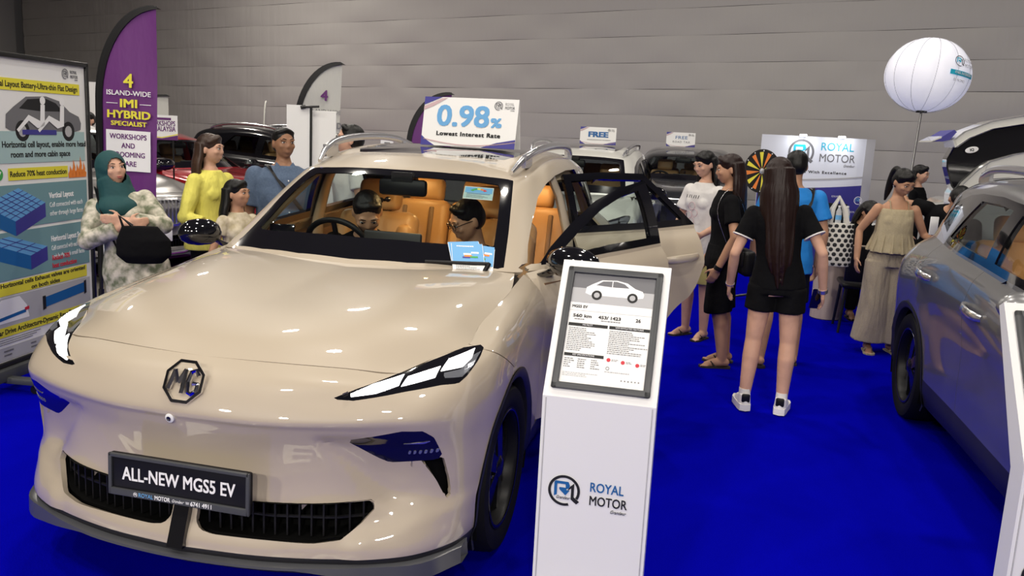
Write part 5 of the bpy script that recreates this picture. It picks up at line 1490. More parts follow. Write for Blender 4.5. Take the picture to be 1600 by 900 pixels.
def loft(mb, rings, n=20):
    """rings: (centre, rx, ry[, squareness]) horizontal ellipses; closed both ends"""
    V = []
    for r_ in rings:
        c, rx, ry = Vector(r_[0]), r_[1], r_[2]
        for j in range(n):
            a = 2*math.pi*j/n; V.append(c + Vector((rx*math.cos(a), ry*math.sin(a), 0)))
    F = [(i*n+j, i*n+(j+1) % n, (i+1)*n+(j+1) % n, (i+1)*n+j) for i in range(len(rings)-1) for j in range(n)]
    F += [tuple(range(n))[::-1], tuple((len(rings)-1)*n+j for j in range(n))]
    return mb.add(V, F)
def capsule(mb, pts, rad, n=12):
    """tube with round ends"""
    pts = [Vector(p) for p in pts]
    rad = list(rad)
    def ball(c, r_): mb.ell(c, (r_, r_, r_), 12, 8)
    mb.tube(pts, rad, n)
    for p, r_ in zip(pts, rad): ball(p, r_ * .985)
    return mb
def xf(mb, Mx, start=0):
    for i in range(start, len(mb.V)): mb.V[i] = tuple(Mx @ Vector(mb.V[i]))
def smooth_path(pts, rad, k=5):
    t = np.arange(len(pts)); ts = np.linspace(0, len(pts)-1, (len(pts)-1)*k+1)
    return [Vector(p) for p in spline(np.array([tuple(p) for p in pts]), t.astype(float), ts)], list(spline(np.array(rad, float), t.astype(float), ts))
def skin_over(mb, name, m, parent, vox=.008, it=4, f=.5):
    me = mb.me(name, True, 0)
    me = baked(me, [('REMESH', dict(mode='VOXEL', voxel_size=vox, use_smooth_shade=True)), ('SMOOTH', dict(factor=f, iterations=it))])
    me.polygons.foreach_set('use_smooth', [True]*len(me.polygons))
    return obj(name, me, m, parent)

def hand(mb, wrist, d, n, side, s=1.0, curl=.35, spread=.12):
    """palm plus four unequal fingers and a thumb; d = finger direction, n = palm normal (palm side), side = towards the thumb"""
    d = Vector(d).normalized(); n = Vector(n); n = (n - d*n.dot(d)).normalized(); sd = Vector(side); sd = (sd - d*sd.dot(d) - n*sd.dot(n)).normalized()
    w = Vector(wrist); L = .078*s
    for a in (-.028, -.010, .010, .027):
        mb.tube([w + sd*a*.55*s, w + d*L*.5 + sd*a*.95*s, w + d*L + sd*a*s], [.0135*s, .0145*s, .0115*s], 8)
    for i, (a, ln) in enumerate(((.028, .066), (.010, .074), (-.010, .070), (-.027, .054))):
        p = w + d*L*.96 + sd*a*s; dir_ = (d + sd*a*spread*10).normalized(); pts = [p]; r0 = .0085*s
        for k, f in enumerate((.42, .32, .26)):
            ang = curl*(k+1)*.75
            v = dir_*math.cos(ang) + n*math.sin(ang)
            p = p + v*ln*f*s; pts.append(p)
        capsule(mb, pts, [r0, r0*.97, r0*.9, r0*.78], 8)
    t0 = w + d*L*.22 + sd*.024*s; t1 = t0 + (d*.55 + sd*.75 + n*.15).normalized()*.036*s; t2 = t1 + (d*.85 + sd*.35 + n*.35).normalized()*.030*s; t3 = t2 + (d*.95 + n*.4).normalized()*.020*s
    capsule(mb, [t0, t1, t2, t3], [.0135*s, .0105*s, .0095*s, .008*s], 8)

def person(label, loc, rz, H=1.65, skin='tan', female=True, build=1.0, lean=(0, 0), twist=0, head=(0, 0, 0), larm=None, rarm=None, lleg=None, rleg=None,
           hair='short', hair_m='hair_black', top='cloth_black', top_kind='tee', bottom='cloth_black', bottom_kind='shorts', shoes='sandal', vox=.0075,
           glasses=False, group=None, feet=True, sleeve=.42, hem=.47, leg_hem=.36, z0=0, lips=True, hip=(0, 0, 0), hcurl=.35, hdir=None, belly=0):
    t = thing('person', label, 'person', (loc[0], loc[1], z0), rz, group)
    h = H; b = build; sw = (.094 if female else .109) * h * (.5 + .5*b)
    hp = Vector(hip)
    P0 = Vector((0, 0, .53*h)) + hp
    U = Matrix.Translation(P0) @ Matrix.Rotation(R(lean[1]), 4, 'Y') @ Matrix.Rotation(R(lean[0]), 4, 'X') @ Matrix.Rotation(R(twist), 4, 'Z') @ Matrix.Translation(-Vector((0, 0, .53*h)))
    up = lambda p: U @ Vector(p)
    HX = (.165 if female else .155)/1.65*h*b; WX = (.125 if female else .142)/1.65*h*b; CX = (.142 if female else .162)/1.65*h*b
    HY = .105/1.65*h*b; WY = .088/1.65*h*b*(1 + belly); CY = (.108 if female else .110)/1.65*h*b
    def torso(mb, g=0.0, z_lo=.46, z_hi=.835, flare=0):
        s0 = len(mb.V)
        prof = [(.46, HX*.93, HY*.95), (.50, HX, HY), (.55, HX*.93, HY*.95), (.62, WX, WY), (.68, WX*1.06, WY*1.08), (.74, CX, CY), (.780, CX*1.02, CY*.90), (.800, CX*.90, CY*.76), (.817, CX*.66, CY*.66), (.832, CX*.44, CY*.60), (.850, .052*h/1.65, .056*h/1.65)]
        zs = [p[0] for p in prof]
        rr = []
        for z in np.linspace(z_lo, z_hi, 16):
            rx = np.interp(z, zs, [p[1] for p in prof]) + g; ry = np.interp(z, zs, [p[2] for p in prof]) + g
            k = max(0, (.62 - z) / .2) * flare; rx += k; ry += k
            rr.append(((0, .004, z*h), rx, ry))
        loft(mb, rr, 24)
        if female and z_hi > .75:
            for s in (-1, 1): mb.ell((s*.058*h/1.65, -.058*h/1.65*b - g*.7, .726*h), (.056*b + g*.4, .046*b + g*.4, .062), 14, 10)
        if belly and z_lo < .6: mb.ell((0, -.055, .60*h), (WX*.82 + g, .10*(1+belly) + g, .115), 16, 12)
        xf(mb, U, s0)
    # joints
    sho = {s: Vector((s*sw, .0, .782*h)) for s in (1, -1)}
    arms = {1: larm or ((.150, .015, .625), (.150, -.030, .475)), -1: rarm or ((-.150, .015, .625), (-.150, -.030, .475))}
    AR = [v*h/1.65*(.55 + .45*b) for v in ((.044, .040, .036, .026) if female else (.050, .047, .041, .029))]
    body = MB(); torso(body, -.006, .47, .848)
    hands = {}
    for s in (1, -1):
        e = Vector(arms[s][0])*h; w = Vector(arms[s][1])*h
        S_, E_, W_ = up(sho[s]), up(e), up(w)
        hands[s] = (S_, E_, W_)
        capsule(body, [S_, S_.lerp(E_, .35), E_, E_.lerp(W_, .3), W_], [AR[0], AR[1], AR[2]*.92, AR[2]*.95, AR[3]], 14)
        dd = (W_ - E_).normalized()
        if hdir and s in hdir: fd, pn, sd = [Vector(v) for v in hdir[s]]
        else: fd = dd + Vector((0, -.12, -.15)); pn = Vector((-s, 0, 0)); sd = Vector((0, -1, 0))
        hand(body, W_, fd, pn, sd, .95*h/1.65*(1 if female else 1.08), hcurl)
    legs = {1: lleg or ((.060, -.004, .285), (.062, .012, .040)), -1: rleg or ((-.060, -.004, .285), (-.062, .012, .040))}
    LR = [v*h/1.65*(.5 + .5*b) for v in ((.084, .070, .054, .055, .034) if female else (.082, .068, .055, .056, .037))]
    ft = {}
    for s in (1, -1):
        hj = Vector((s*.052*h, 0, .50*h)) + hp; k_ = Vector(legs[s][0])*h; a_ = Vector(legs[s][1])*h
        capsule(body, [hj, hj.lerp(k_, .45), k_, k_.lerp(a_, .28) + Vector((0, .012, 0)), a_], LR, 16)
        fd = Vector(legs[s][2]).normalized() if len(legs[s]) > 2 else Vector((s*.18, -1, 0)).normalized()
        if feet:
            L = .148*h; heel = a_ + Vector((0, 0, -.012*h)) - fd*.018*h; ball_ = Vector((a_.x, a_.y, a_.z - .028*h)) + fd*.072*h
            capsule(body, [heel, a_.lerp(ball_, .5) + Vector((0, 0, -.001)), ball_], [.028*h/1.65*1.15, .030*h/1.65*1.1, .026*h/1.65], 12)
            sdv = fd.cross(Vector((0, 0, 1)))
            for q, (o_, r_) in enumerate(((-.020, .0115), (-.009, .0085), (.0, .008), (.009, .0075), (.017, .007))):
                p = ball_ + sdv*o_*h/1.65*1.2*(s) + Vector((0, 0, -.008)); capsule(body, [p, p + fd*(.036 - .004*q)*h/1.65*1.2], [r_*1.15, r_], 8)
        ft[s] = (a_, fd)
    # head
    NB_ = up((0, .010, .835*h)); Hc0 = Vector((0, -.006, .928*h))
    Hm = U @ Matrix.Translation((0, 0, .868*h)) @ Matrix.Rotation(R(head[2]), 4, 'Y') @ Matrix.Rotation(R(head[0]), 4, 'Z') @ Matrix.Rotation(R(head[1]), 4, 'X') @ Matrix.Translation((0, 0, .060*h))
    q = .97*(h/1.65)**.5 * (1.0 if female else 1.04)
    s0 = len(body.V)
    body.ell((0, .012, .028), (.074, .092, .088), 24, 18); body.ell((0, -.020, -.012), (.066, .074, .090), 24, 18); body.ell((0, -.042, -.072), (.034, .034, .030), 14, 10)
    body.ell((0, -.062, -.040), (.040, .026, .036), 14, 10)
    for s in (1, -1):
        body.ell((s*.036, -.066, -.016), (.026, .020, .022), 12, 8); body.ell((s*.074, .012, -.006), (.010, .020, .032), 10, 8); body.ell((s*.030, -.078, .030), (.030, .011, .010), 10, 8)
    body.tube([(0, -.080, .020), (0, -.090, -.008), (0, -.096, -.021)], [.009, .010, .0115], 10); body.ell((0, -.089, -.024), (.018, .012, .009), 10, 8)
    body.ell((0, -.084, -.051), (.022, .009, .007), 10, 8); body.ell((0, -.083, -.061), (.018, .009, .007), 10, 8)
    xf(body, Hm @ Matrix.Diagonal((q, q, q, 1)), s0)
    capsule(body, [up((0, .012, .825*h)), up((0, .010, .865*h)), Hm @ Vector((0, .016, -.045))], [.056*b, .050, .050] if not female else [.050, .043, .044], 14)
    sk = skin_over(body, 'body', SKIN[skin], t, vox, 3, .45)
    Q = Hm @ Matrix.Diagonal((q, q, q, 1))
    def onhead(mb, name, m, p=None): xf(mb, Q); return mb.build(name, m, p or sk)
    mb = MB()
    for s in (1, -1): mb.ell((s*.031, -.0805, .010), (.0135, .0085, .0055), 12, 8)
    onhead(mb, 'eyes', M['eye_white'])
    mb = MB()
    for s in (1, -1): mb.ell((s*.031, -.0860, .010), (.0064, .0042, .0056), 10, 8); mb.tube([(s*.014, -.0885, .0150), (s*.032, -.0905, .0185), (s*.047, -.0820, .0140)], [.0012, .0018, .0012], 6)
    onhead(mb, 'irises', M['hair_black'])
    mb = MB()
    for s in (1, -1): mb.tube([(s*.013, -.0895, .032), (s*.032, -.0895, .038), (s*.052, -.075, .032)], [.0018, .0024, .0012], 6, flat=(1.2, .7))
    onhead(mb, 'eyebrows', M['hair_black'])
    if lips:
        mb = MB().ell((0, -.0895, -.0520), (.0205, .0056, .0040), 12, 8).ell((0, -.0885, -.0600), (.0170, .0060, .0048), 12, 8)
        onhead(mb, 'lips', M['lip'] if female else M['lip_m'])
    if glasses:
        mb = MB()
        for s in (1, -1):
            mb.tube([(s*.033 + .023*math.cos(a), -.101 + .004*abs(math.cos(a)), .010 + .018*math.sin(a)) for a in np.linspace(0, 2*math.pi, 17)], .0022, 6, caps=False)
            mb.tube([(s*.056, -.096, .014), (s*.074, -.03, .014), (s*.079, .015, .008)], .0022, 6)
        mb.tube([(-.010, -.102, .014), (.010, -.102, .014)], .002, 6); onhead(mb, 'glasses', M['gloss_black'])
    # hair
    hb = MB()
    hm_ = M[hair_m]
    if hair != 'hijab':
        k_ = .965 if hair == 'short' else 1.0
        hb.ell((0, .018, .040), (.082*k_, .096*k_, .083*k_), 26, 18); hb.ell((0, .036, .010), (.080*k_, .080*k_, .088*k_), 24, 16)
        # fringe line cut by the face: add front quiff
        if hair == 'short':
            for a in np.linspace(-1.1, 1.1, 9): hb.ell((.056*math.sin(a), -.046*math.cos(a), .098 - .020*abs(a)), (.022, .026, .018), 10, 8)
        else:
            for a in np.linspace(-1.3, 1.3, 11): hb.ell((.064*math.sin(a), -.050*math.cos(a), .095 - .028*abs(a)), (.022, .030, .022), 10, 8)
        xf(hb, Q)
        if hair in ('long', 'longer', 'mid'):
            ln = {'long': .36, 'longer': .47, 'mid': .26}[hair] * h
            mb = hb
            for i, a in enumerate(np.linspace(-1.42, 1.42, 13)):
                sx, cy_ = math.sin(a), math.cos(a)
                jit = .012 * math.sin(i*2.3)
                top_ = Q @ Vector((.074*sx, .030 + .070*cy_, .045)); m1 = Q @ Vector((.084*sx, .026 + .082*cy_, -.05))
                lz = Q @ Vector((0, 0, 0))
                base = U.to_3x3()
                m2 = m1 + base @ Vector((.020*sx, .016*cy_, -.10)); m3 = m1 + base @ Vector((-.012*sx + jit, .020*cy_ + .010, -(ln - .10)*.6 - .04)); m4 = m1 + base @ Vector((-.038*sx + jit, .018, -(ln - .10)*(.92 + .08*math.cos(i*1.7))))
                pts, rad = smooth_path([top_, m1, m2, m3, m4], [.023, .023, .021, .018, .006], 4)
                mb.tube(pts, rad, 10)
        if hair == 'pony':
            r0 = Q @ Vector((0, .098, .060)); pts, rad = smooth_path([r0, Q @ Vector((.0, .150, .045)), Q @ Vector((.01, .165, -.04)), Q @ Vector((.012, .150, -.16)), Q @ Vector((.010, .135, -.26))], [.022, .032, .034, .028, .008], 5)
            hb.tube(pts, rad, 12); hb.ell(Q @ Vector((0, .11, .058)), (.026, .020, .026), 12, 8)
        skin_over(hb, 'hair', hm_, sk, .0065, 2, .4)
    else:
        hb.ell((0, .018, .022), (.096, .112, .112), 26, 18); hb.ell((0, .030, -.03), (.096, .100, .105), 24, 16)
        xf(hb, Q)
        nb = up((0, .0, .80*h)); hd = Q @ Vector((0, .02, -.06))
        hb.tube([hd, hd.lerp(nb, .5), nb + Vector((0, .01, -.02))], [.098, .100, .125], 20); hb.ell(nb + Vector((.0, -.04, -.045)), (.135, .115, .085), 20, 14)
        face = MB(); o = skin_over(hb, 'headscarf', hm_, sk, .0075, 4, .5)
        # face opening: push the scarf back where the face shows
        Qi = Q.inverted()
        bm = bmesh.new(); bm.from_mesh(o.data)
        kill = [v for v in bm.verts if (lambda p: p.y < -.030 and (p.x/.060)**2 + ((p.z + .010)/.082)**2 < 1)(Qi @ v.co)]
        bmesh.ops.delete(bm, geom=kill, context='VERTS'); bm.to_mesh(o.data); bm.free()
    # the hair must not swallow the face
    if hair != 'hijab':
        o = sk.children[-1]; Qi = Q.inverted()
        bm = bmesh.new(); bm.from_mesh(o.data)
        def inface(v):
            p = Qi @ v.co
            return p.y < -.012 and p.z < .082 - 4.5*p.x*p.x and p.z > -.11 and abs(p.x) < .066 - (.006 if p.z > .03 else 0)
        bmesh.ops.delete(bm, geom=[v for v in bm.verts if inface(v)], context='VERTS'); bm.to_mesh(o.data); bm.free()
    # top
    def sleeve_tubes(mb, frac, g, open_=0.0):
        for s in (1, -1):
            S_, E_, W_ = hands[s]
            if frac <= 1: pts = [S_ + Vector((0, 0, .006)), S_.lerp(E_, frac*.5), S_.lerp(E_, frac)]; rad = [AR[0] + g - .002, AR[1] + g + .006, AR[1] + g + .012 + open_]
            else: pts = [S_ + Vector((0, 0, .006)), S_.lerp(E_, .5), E_, E_.lerp(W_, frac - 1)]; rad = [AR[0] + g - .002, AR[1] + g + .004, AR[2] + g + .006, AR[3] + g + .010 + open_]
            mb.ell(pts[0], (rad[0],)*3, 14, 10); mb.tube(pts, rad, 16)
            if frac > 1: mb.ell(E_, (rad[2],)*3, 14, 10)
    if top_kind:
        mb = MB()
        if top_kind == 'tee': torso(mb, .012, hem, .832); sleeve_tubes(mb, sleeve, .012)
        elif top_kind == 'loose': torso(mb, .020, hem, .832, .03); sleeve_tubes(mb, sleeve, .018, .006)
        elif top_kind == 'blouse': torso(mb, .014, hem, .834, .06); sleeve_tubes(mb, sleeve, .016, .004)
        elif top_kind == 'cami':
            s1 = len(mb.V)
            rr = []
            for z, rx, ry in ((.785, CX*.97, CY*.98), (.765, CX*1.03, CY*1.10), (.72, CX*1.08, CY*1.22), (.66, CX*1.12, CY*1.25), (.60, CX*1.26, CY*1.42), (.555, CX*1.42, CY*1.62)): rr.append(((0, -.004, z*h), rx, ry))
            loft(mb, rr[::-1], 28); xf(mb, U, s1)
            if female:
                for s in (-1, 1): s2 = len(mb.V); mb.ell((s*.058, -.068*b, .724*h), (.062, .052, .060), 14, 10); xf(mb, U, s2)
        tp = skin_over(mb, 'top', M[top], sk, .0085, 3, .5)
        if top_kind == 'cami':
            for s in (-1, 1): MB().tube([up((s*.070, -.088, .775*h)), up((s*.072, -.045, .822*h)), up((s*.070, .02, .826*h)), up((s*.060, .085, .775*h))], .005, 6, flat=(1.6, .5)).build('shoulder_strap', M[top], sk)
            for k in range(14):        # soft pleats of the flared hem
                a = 2*math.pi*k/14
                MB().tube([up((CX*1.05*math.cos(a), -.004 + CY*1.2*math.sin(a), .665*h)), up((CX*1.28*math.cos(a), -.004 + CY*1.46*math.sin(a), .60*h)), up((CX*1.44*math.cos(a), -.004 + CY*1.64*math.sin(a), .556*h))], [.004, .010, .014], 8).build('pleat', M[top], tp)
    # bottom
    mb = MB()
    if bottom_kind in ('shorts', 'trousers', 'wide', 'culottes'):
        g = {'shorts': .014, 'trousers': .012, 'wide': .03, 'culottes': .024}[bottom_kind]
        loft(mb, [(Vector((0, 0, .475*h)) + hp, HX*.95 + g, HY + g), (Vector((0, 0, .52*h)) + hp, HX + g*.8, HY + g*.8), (Vector((0, 0, .585*h)) + hp*.9, WX*1.1 + g*.4, WY*1.1 + g*.4)], 24)
        for s in (1, -1):
            hj = Vector((s*.052*h, 0, .50*h)) + hp; k_ = Vector(legs[s][0])*h; a_ = Vector(legs[s][1])*h
            if bottom_kind in ('shorts', 'culottes'):
                tt = (.50 - leg_hem)/.215
                if tt <= 1: pts = [hj, hj.lerp(k_, tt*.5), hj.lerp(k_, tt)]
                else: pts = [hj, k_, k_.lerp(a_, tt-1)]
                mb.tube(pts, [LR[0] + g, LR[0]*.96 + g, LR[0]*.88 + g + .008], 20)
            elif bottom_kind == 'trousers': mb.tube([hj, hj.lerp(k_, .5), k_, k_.lerp(a_, .5), a_.lerp(k_, .06)], [LR[0]+g, LR[1]+g, LR[2]+g+.004, LR[3]+g*.7, LR[4]+g+.006], 18); mb.ell(k_, (LR[2]+g+.004,)*3, 12, 10)
            else: mb.tube([hj, hj.lerp(k_, .5), k_, k_.lerp(a_, .5), a_.lerp(k_, .10)], [LR[0]+g, LR[0]*1.02+g, LR[0]+g+.006, LR[0]+g+.020, LR[0]+g+.036], 22, flat=(1.0, 1.0))
        skin_over(mb, 'shorts' if bottom_kind in ('shorts', 'culottes') else 'trousers', M[bottom], sk, .0085, 3, .5)
    # footwear
    for s in (1, -1):
        if not feet: break
        a_, fd = ft[s]; base = Vector((a_.x, a_.y, 0)) ; zf = a_.z - .040*h
        Mf = frame((a_.x, a_.y, zf), fd.cross(Vector((0, 0, 1))), fd)      # x sideways, y forward, z up
        if shoes == 'sneaker':
            mb = MB(); ol = [(-.034, -.062), (-.042, -.02), (-.046, .06), (-.048, .13), (-.030, .178), (.006, .188), (.036, .170), (.048, .12), (.042, .05), (.040, -.02), (.034, -.062), (0, -.076)]
            mb.prism(ol, .0, .042, axes=(0, 1, 2)); mb.V = [tuple(Mf @ Vector(v)) for v in mb.V]
            so = mb.build('sneaker_sole', M['sole'], sk, True, 50)
            mb = MB(); loft(mb, [((0, -.006, .036), .042, .066), ((0, -.010, .075), .038, .058), ((0, -.012, .105), .036, .046)], 18); loft(mb, [((0, .06, .030), .044, .125), ((0, .05, .060), .038, .100), ((0, .02, .085), .030, .060)], 18)
            mb.V = [tuple(Mf @ Vector(v)) for v in mb.V]; up_ = skin_over(mb, 'sneaker_upper', M['sole'], sk, .006, 3, .5)
            mb = MB().rbox((0, -.058, .082), (.052, .020, .055), .008); mb.V = [tuple(Mf @ Vector(v)) for v in mb.V]; mb.build('heel_tab', M['satin_black'], sk)
            mb = MB(); loft(mb, [((0, -.006, .09), .037, .040), ((0, -.002, .135), .036, .038)], 16); mb.V = [tuple(Mf @ Vector(v)) for v in mb.V]; mb.build('sock', M['cloth_white'], sk)
        else:
            mb = MB(); ol = [(-.030, -.060), (-.036, -.02), (-.036, .04), (-.046, .11), (-.040, .155), (-.010, .175), (.026, .168), (.046, .13), (.046, .10), (.036, .04), (.034, -.02), (.030, -.060), (0, -.070)]
            mb.prism(ol, -.006, .014, axes=(0, 1, 2)); mb.V = [tuple(Mf @ Vector(v)) for v in mb.V]
            mm = M[shoes if shoes in M else 'sandal']
            so = mb.build('sandal_sole', mm, sk, True, 50)
            mb = MB()
            for u in (-1, 1): mb.tube([Mf @ Vector((u*.040, .05, .010)), Mf @ Vector((u*.022, .085, .046)), Mf @ Vector((-.004*u, .122, .030))], .006, 8, flat=(1.5, .6))
            mb.build('sandal_strap', mm, sk)
    t['_h'] = 0
    del t['_h']
    return t, sk, hands, Q, up

def wband(sk, S, name, W_, E_, r, m, t0=.0, wid=.012):
    d = (E_ - W_).normalized(); p = W_ + d*t0
    return MB().tube([p - d*wid, p + d*wid], [r, r*1.03], 18).build(name, m, sk)
def strap(sk, name, pts, m, w=.02, t=.004):
    P_, r_ = smooth_path(pts, [1]*len(pts), 5)
    return MB().tube(P_, [w]*len(P_), 8, flat=(.25, 1.0)).build(name, m, sk)

# 1 the woman seen from behind in the middle of the aisle
t, sk, hd, Q, up = person('woman seen from behind in black tee and shorts, long straight hair, white sneakers', (2.045, 3.24), R(176), 1.63, 'light', True, .98, hair='longer', hair_m='hair_brown', head=(4, 4, 0), lean=(0, 5),
    top='cloth_black', top_kind='tee', hem=.495, sleeve=.56, bottom='cloth_black', bottom_kind='shorts', leg_hem=.405, shoes='sneaker',
    larm=((.160, .030, .635), (.185, -.055, .500)), rarm=((-.160, .040, .635), (-.165, -.02, .480)), lleg=((.068, .0, .285), (.082, .02, .045), (.25, -1, 0)), rleg=((-.062, .0, .285), (-.060, .015, .045), (-.12, -1, 0)))
wband(sk, 0, 'watch', hd[-1][2], hd[-1][1], .031, M['silver'], .01, .012); wband(sk, 0, 'bracelet', hd[1][2], hd[1][1], .029, M['silver'], .01, .003)
for s in (1, -1): S_, E_, W_ = hd[s]; MB().tube([S_.lerp(E_, .545), S_.lerp(E_, .575)], .068, 20).build('sleeve_hem', M['cloth_white'], sk)
tag(MB().rbox((0, 0, 0), (.075, .009, .15), .006).build('mobile_phone', M['gloss_black'], None, loc=(2.045 + .255, 3.24 + .10, .745), rot=(R(25), 0, R(10))), 'black phone held low by the woman in black tee and shorts', 'phone')
# 2 man in bright blue
t, sk, hd, Q, up = person('man seen from behind in bright blue tee and dark shorts, short cropped hair', (2.18, 4.56), R(190), 1.67, 'tan', False, 1.05, hair='short', hair_m='hair_black', head=(-6, 6, 0),
    top='cloth_blue', top_kind='loose', hem=.44, sleeve=.6, bottom='cloth_navy', bottom_kind='shorts', leg_hem=.30,
    rleg=((-.070, -.03, .285), (-.075, .0, .040), (-.1, -1, 0)), lleg=((.075, .03, .285), (.10, .09, .045), (.2, -1, 0)))
strap(sk, 'bag_strap', [up((-.11, -.12, 1.20)), up((-.13, .0, 1.385)), up((-.08, .13, 1.24)), up((.05, .152, 1.05)), up((.15, .13, .90))], M['satin_black'], .024)
MB().tube([up((-.055, .015, 1.395)), up((0, .070, 1.405)), up((.055, .015, 1.395))], .006, 8).build('lanyard', M['ink_orange'], sk)
# tote bag with the dotted check
t = thing('tote_bag', 'black and white dotted tote bag hanging beside the man in blue', 'bag', (2.545, 4.66, 0), R(6))
M['tote'] = mat('tote_canvas', (.62, .60, .54), .8)
bd = MB(); loft(bd, [((0, 0, .80), .105, .045), ((0, 0, .83), .118, .055), ((0, 0, 1.0), .118, .05), ((0, 0, 1.13), .112, .035)], 24); bag = bd.build('bag_body', M['tote'], t)
def tote_pt(a, z):
    rx = np.interp(z, [.80, .83, 1.0, 1.13], [.105, .118, .118, .112]); ry = np.interp(z, [.80, .83, 1.0, 1.13], [.045, .055, .05, .035]); return Vector((rx*math.cos(a), ry*math.sin(a), z)), Vector((math.cos(a)*ry, math.sin(a)*rx, 0)).normalized()
dm = MB().ell((0, 0, 0), (.0165, .0165, .002), 12, 6).me('dot')
dm.materials.append(M['ink_black'])
for r_ in range(9):
    for k in range(14):
        a = 2*math.pi*(k + .5*(r_ % 2))/14; p, n_ = tote_pt(a, .822 + r_*.036)
        o = obj('printed_dot', dm, None, bag); xx = Vector((0, 0, 1)).cross(n_); o.matrix_local = Matrix(((xx.x, 0, n_.x, p.x), (xx.y, 0, n_.y, p.y), (xx.z, 1, n_.z, p.z), (0, 0, 0, 1)))
for y in (-.03, .03): MB().tube([(-.07, y, 1.12), (-.06, y, 1.24), (-.02, y*.5, 1.33), (.03, y, 1.24), (.06, y, 1.12)], .012, 8, flat=(.4, 1.2)).build('handle', M['tote'], t)
# 3 woman in profile with shoulder bag
t, sk, hd, Q, up = person('woman in profile in black tee and black knee shorts, long reddish-brown hair', (1.70, 4.31), R(-82), 1.62, 'tan', True, 1.12, hair='long', hair_m='hair_brown', head=(0, 10, 0),
    top='cloth_black', top_kind='tee', hem=.50, sleeve=.62, bottom='cloth_black', bottom_kind='culottes', leg_hem=.27,
    larm=((.165, .020, .630), (.140, -.04, .480)), rarm=((-.15, .02, .63), (-.12, -.06, .50)), lleg=((.055, -.01, .285), (.060, .03, .040), (.05, -1, 0)), rleg=((-.055, .02, .285), (-.06, .06, .040), (.0, -1, 0)))
strap(sk, 'bag_strap', [up((.11, .12, .95)), up((.11, .11, 1.20)), up((.115, .0, 1.372)), up((.12, -.09, 1.2)), up((.17, .02, .90))], M['silver'], .006)
wband(sk, 0, 'watch', hd[1][2], hd[1][1], .030, M['satin_black'], .01, .016)
MB().ell(Q @ Vector((.06, .045, .06)), (.014, .014, .014), 10, 8).build('hair_clip', M['chrome'], sk)
t = thing('shoulder_bag', 'small black quilted shoulder bag on the hip of the woman in profile', 'bag', (1.86, 4.06, .76), R(-75)); MB().rbox((0, 0, .09), (.24, .09, .19), .035, seg=4).build('bag_body', M['satin_black'], t); MB().rbox((0, -.047, .12), (.20, .012, .11), .006).build('flap', M['satin_black'], t)
# 4 girl in white printed tee
t, sk, hd, Q, up = person('young woman in white printed tee with long black hair, looking down', (1.50, 5.20), R(-38), 1.63, 'light', True, 1.02, hair='long', head=(-6, 18, 0),
    top='cloth_white', top_kind='loose', hem=.46, sleeve=.62, bottom='cloth_khaki', bottom_kind='shorts', leg_hem=.30, larm=((.15, .0, .64), (.10, -.12, .57)), rarm=((-.15, .0, .63), (-.12, -.10, .53)))
for k, (a, z) in enumerate(((0, 1.16), (.03, 1.10), (-.03, 1.08), (.0, 1.03))):
    MB().tube([up((a + .035*math.cos(u), -.148 - .004*math.cos(u), z + .032*math.sin(u))) for u in np.linspace(0, 6.28, 15)], .003, 6, caps=False).build('shirt_print', M['ink_rose'], sk)
for k in range(6): MB().tube([up((-.065 + .024*k, -.1475, 1.225)), up((-.060 + .024*k + .006*(k % 2), -.1485, 1.252))], .003, 5).build('shirt_print', M['ink_black'], sk)
# 5 woman in linen
t, sk, hd, Q, up = person('woman in beige camisole and wide beige linen trousers, hair in a ponytail', (3.06, 5.36), R(8), 1.57, 'tan', True, 1.0, hair='pony', head=(20, 24, 0), lean=(3, 0),
    top='cloth_linen', top_kind='cami', bottom='cloth_linen_grey', bottom_kind='wide', shoes='cloth_linen', larm=((.165, .02, .650), (.230, -.14, .600)), rarm=((-.165, .03, .655), (-.180, -.04, .510)),
    rleg=((-.055, -.01, .285), (-.060, .0, .040), (-.1, -1, 0)), lleg=((.060, .0, .285), (.070, .02, .040), (.2, -1, 0)))
for s in (1, -1): MB().ell(Q @ Vector((s*.080, .006, -.036)), (.006, .006, .006), 8, 6).build('earring', M['silver'], sk)
# 6 man in black behind the silver car, arm out, head hidden by the open tail
t, sk, hd, Q, up = person('man in black tee bent towards the white hatchback, arm reaching to a phone', (3.50, 5.74), R(-20), 1.62, 'tan', False, 1.15, lean=(36, 18), hair='short', head=(30, 20, 0), top='cloth_black', hem=.47, sleeve=.55, bottom='cloth_black', bottom_kind='trousers',
    rarm=((-.235, .03, .735), (-.30, .13, .70)), larm=((.16, -.05, .66), (.12, -.18, .60)))
# 7 woman far behind
person('woman with long black hair far behind, near the balloon pole', (3.88, 8.75), R(60), 1.56, 'light', True, 1.0, hair='long', head=(0, 8, 0), vox=.009)
# 8 seated visitor at the drum-legged table
t, sk, hd, Q, up = person('person in black seated at the wood table with arm on the top', (3.02, 7.18), R(20), 1.66, 'tan', True, 1.05, hair='mid', head=(10, 25, 0), z0=-.36, hip=(0, .06, -.02), lean=(24, 0),
    lleg=((.075, -.22, .50), (.080, -.20, .26)), rleg=((-.075, -.22, .50), (-.080, -.20, .26)), larm=((.16, -.10, .62), (.06, -.22, .60)), rarm=((-.17, -.10, .63), (-.16, -.26, .615)), top='cloth_black', bottom='cloth_black', bottom_kind='trousers', sleeve=.6, vox=.009)
